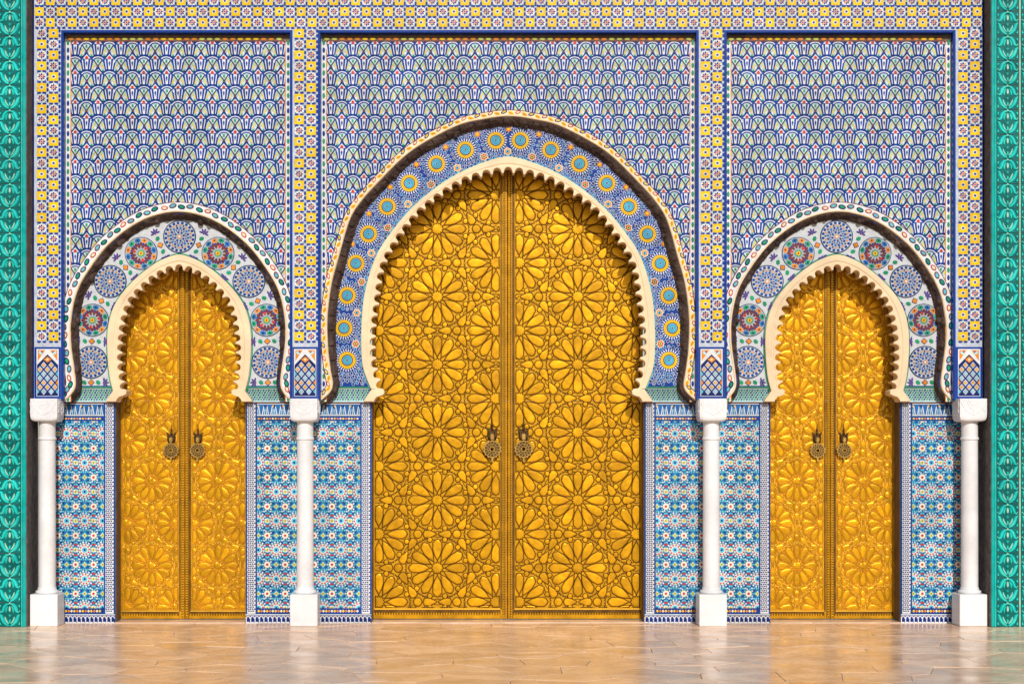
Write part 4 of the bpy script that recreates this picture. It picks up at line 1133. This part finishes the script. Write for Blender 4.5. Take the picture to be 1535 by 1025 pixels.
    for sg in (-1, 1):
        q0, q1 = sorted((kx + sg * 3.2 * g, kx + sg * 6.2 * g)); mb.box(q0, q1, Yf - 10 * g, Yf, zk + 17 * g, zk + 29 * g, 'bronze', .8)
        mb.poly([(kx + sg * 4 * g, zk + 31 * g), (kx + sg * 9 * g, zk + 33.5 * g), (kx + sg * 8.2 * g, zk + 30 * g)], 'bronze', -Yf + 4, -Yf)
    mb.box(kx - 3.4 * g, kx + 3.4 * g, Yf - 11 * g, Yf - 3, zk + 14 * g, zk + 24 * g, 'old_brass', 1.2)
    mb.lathe([(.2, zk + 27 * g), (2.6 * g, zk + 30 * g), (1.2 * g, zk + 34 * g), (2.0 * g, zk + 37 * g), (.8 * g, zk + 41 * g), (.15, zk + 50 * g)], 'bronze', 8, kx, Yf - 3.2)
    add('knocker_bracket', mb.mesh('knocker_bracket'), kn)
    return root

def shield(spec, cx):
    tp, tn, _ = smooth_path(spec['tip'], cx, Y_DOOR, 6)
    p = [(x + nx * 16, z + nz * 16 + 12) for (x, z), (nx, nz) in zip(tp, tn)]
    e = spec['open'] + 4
    return [(cx - e, -10), (cx - e, p[0][1])] + p + [(cx + e, p[-1][1]), (cx + e, -10)]

kd = k(Y_DOOR)
def ux(px): return (CX + (px - VX) * S * kd) / S
shM = shield(MID, 0)
zt = zz(228, Y_DOOR) / S
dxm = (ux(867) - ux(656.5)) / 2
door_leaf(-209, 0, zt, -dxm, 647.8, 101.5 * kd, True, 1, 'left leaf of the tall middle golden door, dark outlined stars', 'dark', (ux(739) - ux(762), 673, 13), shM)
door_leaf(0, 209, zt, dxm, 647.8, 101.5 * kd, True, -1, 'right leaf of the tall middle golden door, dark outlined stars', 'dark', (ux(786) - ux(762) , 673, 13), shM)
zs = zz(376, Y_DOOR) / S
for cx_, w_ in ((-497, 'left'), (497, 'right')):
    sh = shield(SIDE, cx_)
    for sg in (1, -1):
        lab = f"{'left' if sg > 0 else 'right'} leaf of the smaller golden door on the {w_} side"
        door_leaf(cx_ - 101 if sg > 0 else cx_, cx_ if sg > 0 else cx_ + 101, zs, cx_ - sg * 51.0, 593.3, 73.2 * kd, False, sg, lab, 'light', (cx_ - sg * 20.5, 675, 11), sh)

# ================================================================== COLUMNS
def column(x, label):
    root = thing('column', label, 'column', (x * S, 0, 0), 'white marble columns carrying the tile frame')
    yc = -1.0                        # axis just in front of the frame's plane
    zp = zz(890, -.1) / S; zc0 = zz(632, -.1) / S; zc1 = Z_CAP
    mb = MB(); h = 20.5
    mb.box(-h, h, yc - h, yc + h, 0, zp, 'marble', .9)
    add('plinth', mb.mesh('plinth'), root, (x * S, 0, 0))
    mb = MB()
    mb.lathe([(14, zp - .5), (16.4, zp + .4), (17.2, zp + 2.4), (16.6, zp + 4.4), (14.4, zp + 5.4), (13.6, zp + 6.4), (13.9, zp + 8), (12.9, zp + 9.5)], 'marble', 32, 0, yc)
    add('base_ring', mb.mesh('base_ring', True), root, (x * S, 0, 0))
    zr = zz(657, -.1) / S
    mb = MB(); n_ = 14
    prof = [(12.7, zp + 9.4)] + [(12.75 - .5 * (i / n_) ** 1.6, zp + 10 + (zr - 3 - zp - 10) * i / n_) for i in range(n_ + 1)] + [(12.3, zr - 2.6), (13.4, zr - 1.8), (13.7, zr), (13.2, zr + 1.6), (12.3, zr + 2.4), (12.2, zc0 - 2), (12.5, zc0 - .5), (13.4, zc0 + .4)]
    mb.lathe(prof, 'marble', 32, 0, yc)
    add('shaft', mb.mesh('shaft', False), root, (x * S, 0, 0))
    for p_ in bpy.data.objects[-1:] if False else []: pass
    mb = MB(); n_ = 40; rows = []
    H = zc1 - zc0
    for r, e, t in ((13.0, 2.0, 0), (16.8, 4.5, .012), (19.0, 7, .045), (20.2, 10, .10), (20.8, 14, .20), (20.9, 18, .40), (20.9, 16, .80), (20.9, 18, .985), (20.5, 18, 1.0)):
        row = []
        for i in range(n_):
            th = 2 * math.pi * i / n_ + math.pi / 4; c, s_ = math.cos(th), math.sin(th)
            q = (abs(c) ** e + abs(s_) ** e) ** (-1 / e); row.append(mb.vert(r * q * c, yc + r * q * s_, zc0 + H * t))
        rows.append(row)
    for A, B in zip(rows, rows[1:]): mb.bridge(A, B, 'marble')
    mb.face(rows[-1], 'marble'); mb.face(rows[0][::-1], 'marble')
    cap = add('capital', mb.mesh('capital'), root, (x * S, 0, 0))
    # shallow carved scrolls on its front and sides
    rel = MB()
    for sg in (-1, 1):
        rel.ribbon([(sg * .6, 8), (sg * 5, 11), (sg * 10, 13), (sg * 15, 20), (sg * 18, 26)], 1.8, 'marble', .7, -.2)
        rel.ribbon([(sg * 2, 16), (sg * 6, 20), (sg * 9, 26), (sg * 7, 29), (sg * 4, 27)], 1.5, 'marble', .7, -.2)
        rel.ribbon([(sg * 10, 20), (sg * 14, 24), (sg * 15, 29), (sg * 12, 30)], 1.4, 'marble', .6, -.2)
        rel.ribbon([(sg * 17, 12), (sg * 13, 17), (sg * 16, 22)], 1.4, 'marble', .6, -.2)
    rel.ribbon([(0, 7), (0, 14), (0, 21)], 1.6, 'marble', .6, -.2); rel.ribbon([(-7, 25), (0, 22), (7, 25)], 1.4, 'marble', .6, -.2)
    rm_ = rel.mesh('carved_scroll')
    for rz, dx, dy in ((0, 0, -20.8), (math.pi / 2, 20.8, 0), (-math.pi / 2, -20.8, 0)):
        o = add('carved_scroll', rm_, cap, ((x + dx) * S, (yc + dy) * S, (zc0 + 2) * S)); o.rotation_euler = (0, 0, rz)
column(-691, 'white marble column beside the left turquoise pier')
column(-304.5, 'white marble column between the left door and the middle door')
column(304.0, 'white marble column between the middle door and the right door')
column(691, 'white marble column beside the right turquoise pier')
